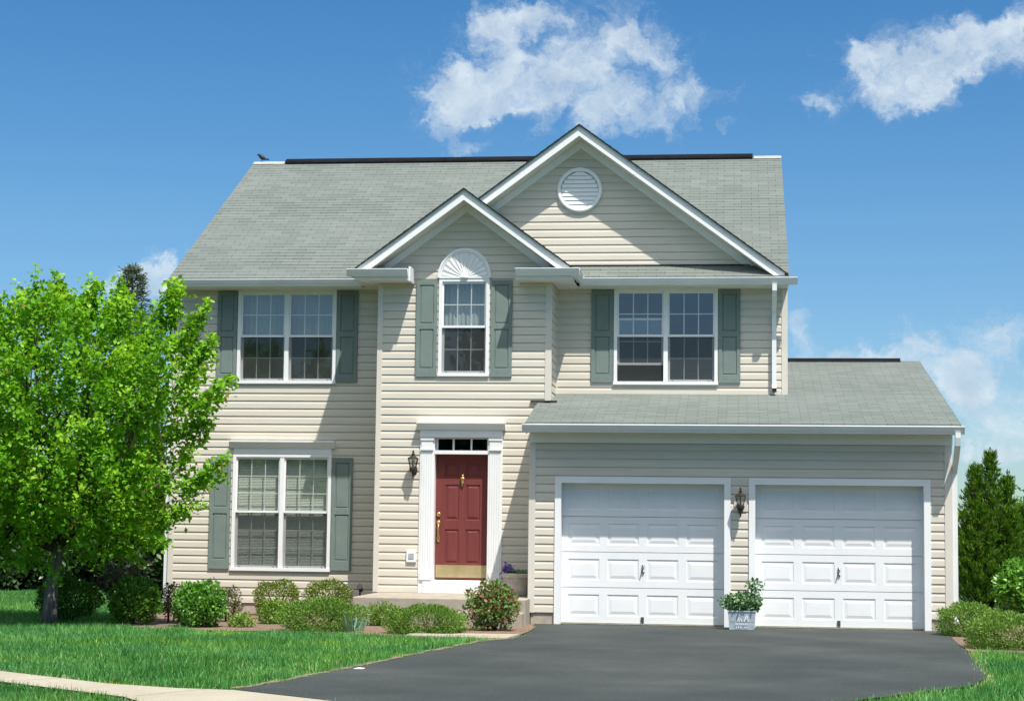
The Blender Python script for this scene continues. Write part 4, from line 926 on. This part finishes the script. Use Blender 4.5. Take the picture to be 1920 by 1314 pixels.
plume_tree('cedar_tree', 'second lighter cedar at the right edge behind the shaggy dark one', [(5.55, 5.4, 2.35, .5, .08), (5.25, 5.6, 1.9, .36, -.02)], 34, .085, .018, 'boxwood')
for (x, y, pl, lb_) in ((-16.4, 8.0, [(-18.2, .1), (-18.3, 1.6), (-17.5, 2.7), (-16.3, 3.2), (-15.3, 2.9), (-14.8, 1.8), (-14.9, .1)], 'dense dark bushy tree at the far left edge behind the maple'),
                        (-13.6, 9.0, [(-15.2, .1), (-15.3, 1.5), (-14.6, 2.6), (-13.6, 3.0), (-12.7, 2.7), (-12.2, 1.6), (-12.3, .1)], 'dense dark bushy tree behind the maple trunk'),
                        (-11.3, 10.5, [(-12.8, .5), (-12.8, 1.6), (-12.2, 2.5), (-11.3, 2.9), (-10.3, 2.5), (-10.0, 1.4), (-10.1, .5)], 'dark bushy tree behind the left corner of the house')):
    cedar('bushy_tree', lb_, x, y, pl, 1.1, 520, 26, .15, .10, 'dark', .17, up_=.4, trunk=.09)
cedar('distant_tree', 'far rounded green tree beyond the cedars at the right edge', 11.0, 32, [(7.6, .3), (7.2, 1.0), (8.2, 1.9), (10, 2.3), (12, 2.4), (14, 2.1), (14.8, 1.2), (14.5, .3)], 2.5, 420, 26, .26, .17, 'boxwood', .4, up_=.4, trunk=.2)

n = 3400; px = rng.uniform(-75, 75, n); ht = 8.5 + 2.2 * np.sin(px * .31) + 1.3 * np.sin(px * .83 + 1); C = np.stack([px, -82 + rng.normal(0, 2.2, n), .3 + ht * rng.random(n) ** .8], 1)
setp(crown_leaves('far_trees', C, np.tile([0, 0, .8], (n, 1)), 26, .85, .75, .55, L['dark'], None), kind='stuff')

# ------------------------------------------------------------------ planters, lamp, bird
T = empty('planter_tub', (.06, -2.72, GZ), 'grey painted tub with faded white lettering and leafy green plant between the garage doors', 'planter')
mb = MB(); x0, x1, ya, yb, z0, z1 = -.125, .255, -2.86, -2.56, GZ + .004, GZ + .275; t = .02
def ringq(k, z, g): return [(x0 - g + k, ya - g + k, z), (x1 + g - k, ya - g + k, z), (x1 + g - k, yb + g - k, z), (x0 - g + k, yb + g - k, z)]
R = [ringq(0, z0, -.012), ringq(0, z0 + .10, -.004), ringq(.004, z0 + .102, -.004), ringq(.004, z0 + .108, -.004), ringq(0, z0 + .11, -.004), ringq(0, z1 - .02, .008), ringq(0, z1 - .018, .016), ringq(0, z1, .016), ringq(t, z1, .012), ringq(t, z1 - .05, .01)]
for A, Bq in zip(R[:-1], R[1:]):
    for i in range(4): mb.poly(A[i], A[(i + 1) % 4], Bq[(i + 1) % 4], Bq[i])
mb.poly(*R[0]); tub = mb.build('tub', M['tub'], T)
mb = MB(); mb.poly(*R[-1]); mb.build('soil', M['soil'], T)
# faded brush lettering: the strokes that can still be made out (I n, A, and two rows of rubbed block letters)
def letter(strokes, yl):
    mb = MB()
    for xa, za, xb, zb, w in strokes:
        dx, dz = xb - xa, zb - za; l = math.hypot(dx, dz); nx, nz = -dz / l * w / 2, dx / l * w / 2
        mb.poly((xa + nx, yl, za + nz), (xb + nx, yl, zb + nz), (xb - nx, yl, zb - nz), (xa - nx, yl, za - nz))
    mb.build('letter', M['paint'], tub, fixn=False)
zl = z0 + .118
letter([(.005, zl, .022, zl + .06, .009)], ya - .0065)
letter([(.032, zl, .038, zl + .045, .008), (.038, zl + .042, .055, zl + .03, .008), (.055, zl + .034, .06, zl, .009)], ya - .0065)
letter([(.095, zl - .002, .135, zl + .095, .013), (.135, zl + .095, .155, zl - .002, .013), (.112, zl + .035, .148, zl + .035, .01)], ya - .0065)
for k, x in enumerate((-.02, .004, .035, .062, .088, .112, .14)):
    q = z0 + (.093 if k % 2 else .073); letter([(x, z0 + .07, x + .002, z0 + .096, .010), (x + .001, q, x + .014, q, .006)], ya - .0065)
for k, x in enumerate((-.015, .015, .05, .105, .135)): letter([(x, z0 + .022, x + .003, z0 + .05, .012)], ya + .0035)
n = 1500; P, v = ell_pts(n, (.05, -2.70, GZ + .37), (.30, .22, .15), .3); 
sp = np.array([.22, -2.68, GZ + .5]) + np.stack([rng.normal(.02, .06, 220), rng.normal(0, .05, 220), rng.uniform(-.05, .22, 220)], 1)
P = np.concatenate([P, sp]); v = np.concatenate([v, rnd(220)]); n = len(P); s = rng.uniform(.6, 1.3, n)
leaves('foliage', P, v * .7 + rnd(n, .8), rnd(n, .6) + np.array([0, -.2, .6]), .048 * s, .032 * s, rng.random(n), L['pot'], T)
mb = MB()
for k in range(9):
    a = rng.uniform(0, 6.28); mb.tube([(.05, -2.7, z1 - .05), (.05 + .08 * math.cos(a), -2.7 + .07 * math.sin(a), z1 + .08), (.05 + .2 * math.cos(a), -2.7 + .14 * math.sin(a), z1 + .16)], [.006, .005, .003], 4)
mb.tube([(.12, -2.7, z1 - .05), (.19, -2.69, z1 + .2), (.24, -2.68, GZ + .70)], [.006, .005, .003], 4); mb.build('stem', M['barkd'], T)

T = empty('flower_pot', (-3.335, -1.45, .455), 'large stone coloured flower pot with purple pansies in the shade on the stoop', 'planter')
mb = MB(); mb.lathe([(.15, 0), (.165, .02), (.20, .24), (.205, .28), (.24, .285), (.245, .335), (.235, .345), (.215, .34), (.21, .29)], (-3.335, -1.45, .456), 28); mb.build('pot', M['potc'], T, smooth=False)
MB().lathe([(.205, .30), (.01, .305)], (-3.335, -1.45, .456), 20).build('soil', M['soil'], T)
n = 340; a = rng.uniform(0, 6.28, n); r_ = .2 * np.sqrt(rng.random(n)); P = np.stack([-3.335 + r_ * np.cos(a), -1.45 + r_ * np.sin(a), .775 + rng.random(n) * .06], 1)
leaves('foliage', P, rnd(n) + np.array([0, 0, .3]), rnd(n, .5) + np.array([0, 0, 1]), .04, .026, rng.random(n), L['pot'], T)
n = 90; P = np.array([-3.49, -1.5, .86]) + rnd(n, .034); leaves('blossom', P, rnd(n) + np.array([0, -.4, .3]), rnd(n, .5) + np.array([0, -1, .3]), .045, .045, rng.random(n), L['pansy'], T)

T = empty('garden_spotlight', (-5.80, -1.35, GZ), 'small black garden spotlight on a stake left of the stoop', 'garden light')
mb = MB(); mb.tube([(-5.80, -1.35, 0), (-5.80, -1.35, .50)], .014, 8); mb.build('stake', M['black'], T)
mb = MB(); mb.tube([(-5.79, -1.31, .50), (-5.79, -1.40, .535), (-5.785, -1.47, .565)], [.034, .042, .046], 14); mb.build('lamp_head', M['black'], T)

T = empty('bird', (-9.14, RY, rz + .03), 'small black bird perched on the left end of the roof ridge', 'bird')
mb = MB(); bx_, by_, bz_ = -9.16, RY, rz + .085
mb.tube([(bx_ - .075, by_, bz_ + .062), (bx_ - .06, by_, bz_ + .065), (bx_ - .04, by_, bz_ + .06), (bx_ - .015, by_, bz_ + .035), (bx_ + .02, by_, bz_ + .008), (bx_ + .06, by_, bz_ - .012), (bx_ + .085, by_, bz_ - .018), (bx_ + .15, by_, bz_ - .03)], [.006, .024, .028, .038, .042, .03, .018, .012], 12)
mb.build('body', M['bird'], T, smooth=True)
mb = MB(); mb.tube([(bx_ - .075, by_, bz_ + .064), (bx_ - .105, by_, bz_ + .056)], [.008, .001], 6); mb.build('beak', M['black'], T)
for s in (-1, 1):
    MB().tube([(bx_ + .012, by_ + .014 * s, bz_ - .02), (bx_ + .008, by_ + .014 * s, rz + .028)], .004, 5).build('leg', M['black'], T)
# scrap of litter on the drive
T = MB(); T.add([(-3.83, -11.33, GZ + .002), (-3.73, -11.32, GZ + .002), (-3.72, -11.24, GZ + .004), (-3.79, -11.21, GZ + .003), (-3.78, -11.28, GZ + .014)], [(0, 1, 4), (1, 2, 4), (2, 3, 4), (3, 0, 4)])
setp(T.build('paper_scrap', M['paint']), 'crumpled white scrap lying on the asphalt near the lawn edge', 'litter')

# ------------------------------------------------------------------ grass
def grass():
    n = 640000
    x = rng.uniform(-16.5, 9.5, n); y = rng.uniform(-17.5, 7.0, n)
    # keep what the camera sees, with a margin
    dpt = y - CAM.y; ok = (x > -.42 * dpt - 2.2) & (x < .165 * dpt + 3.2) & (dpt > 12.0) & ~((y > -2) & (x > -9.3))
    x, y = x[ok], y[ok]
    for pl in (DRIVE, WALK, BED, BEDR, WS):
        k = ~in_poly(x + rng.normal(0, .04, len(x)), y + rng.normal(0, .04, len(x)), pl); x, y = x[k], y[k]
    k = (y < 0) | (rng.random(len(x)) < .5); x, y = x[k], y[k]
    n = len(x)
    def vnoise(sc, seed):
        r = np.random.default_rng(seed); gx_, gy_ = (x + 20) / sc, (y + 20) / sc; g = r.random((int(40 / sc) + 3, int(40 / sc) + 3))
        ix, iy = gx_.astype(int), gy_.astype(int); fx, fy = gx_ - ix, gy_ - iy; fx, fy = fx * fx * (3 - 2 * fx), fy * fy * (3 - 2 * fy)
        return (g[ix, iy] * (1 - fx) * (1 - fy) + g[ix + 1, iy] * fx * (1 - fy) + g[ix, iy + 1] * (1 - fx) * fy + g[ix + 1, iy + 1] * fx * fy) - .5
    pat = 1.1 * vnoise(1.6, 1) + 1.0 * vnoise(.55, 2) + .9 * vnoise(.16, 3)
    old = .55 * np.sin(x * .9 + 2.1 * np.sin(y * .55)) * np.cos(y * 1.1 - x * .35) + np.sin(x * 1.9 + np.sin(y * 1.3) * 1.5) * np.cos(y * 2.3 + x * .7) * .5 + np.sin(x * 5.1 + y * 3.7) * .25 + np.sin(x * .8 - y * .6) * .3
    edge = np.minimum(np.minimum(poly_dist(x, y, DRIVE), poly_dist(x, y, WALK)), 1.0)
    P = np.stack([x, y, np.full(n, GZ - .032)], 1)
    d = rnd(n, .38); d[:, 2] = 1; d[:, 0] += .5 * vnoise(.35, 7); d[:, 1] += .5 * vnoise(.35, 8)
    ln = np.maximum(.045, .076 + .032 * (vnoise(.9, 5) + vnoise(.2, 6)) * 1.4) * rng.uniform(.6, 1.35, n) * np.where(edge < .12, .6, 1)
    tint = .44 + .26 * pat + rng.normal(0, .17, n) + np.where(edge < .15, .22 * rng.random(n), 0); tint = np.where(rng.random(n) < .02, rng.uniform(.9, 1, n), np.clip(tint, 0, .95)); tint = np.where((edge < .08) & (rng.random(n) < .6), rng.uniform(.92, 1, n), tint)
    o = leaves('grass', P, d, rnd(n) * np.array([1, 1, .2]), ln, .0085 * rng.uniform(.7, 1.4, n), tint, L['grass'], None, fold=.05, mid=.3)
    setp(o, kind='stuff')
grass()
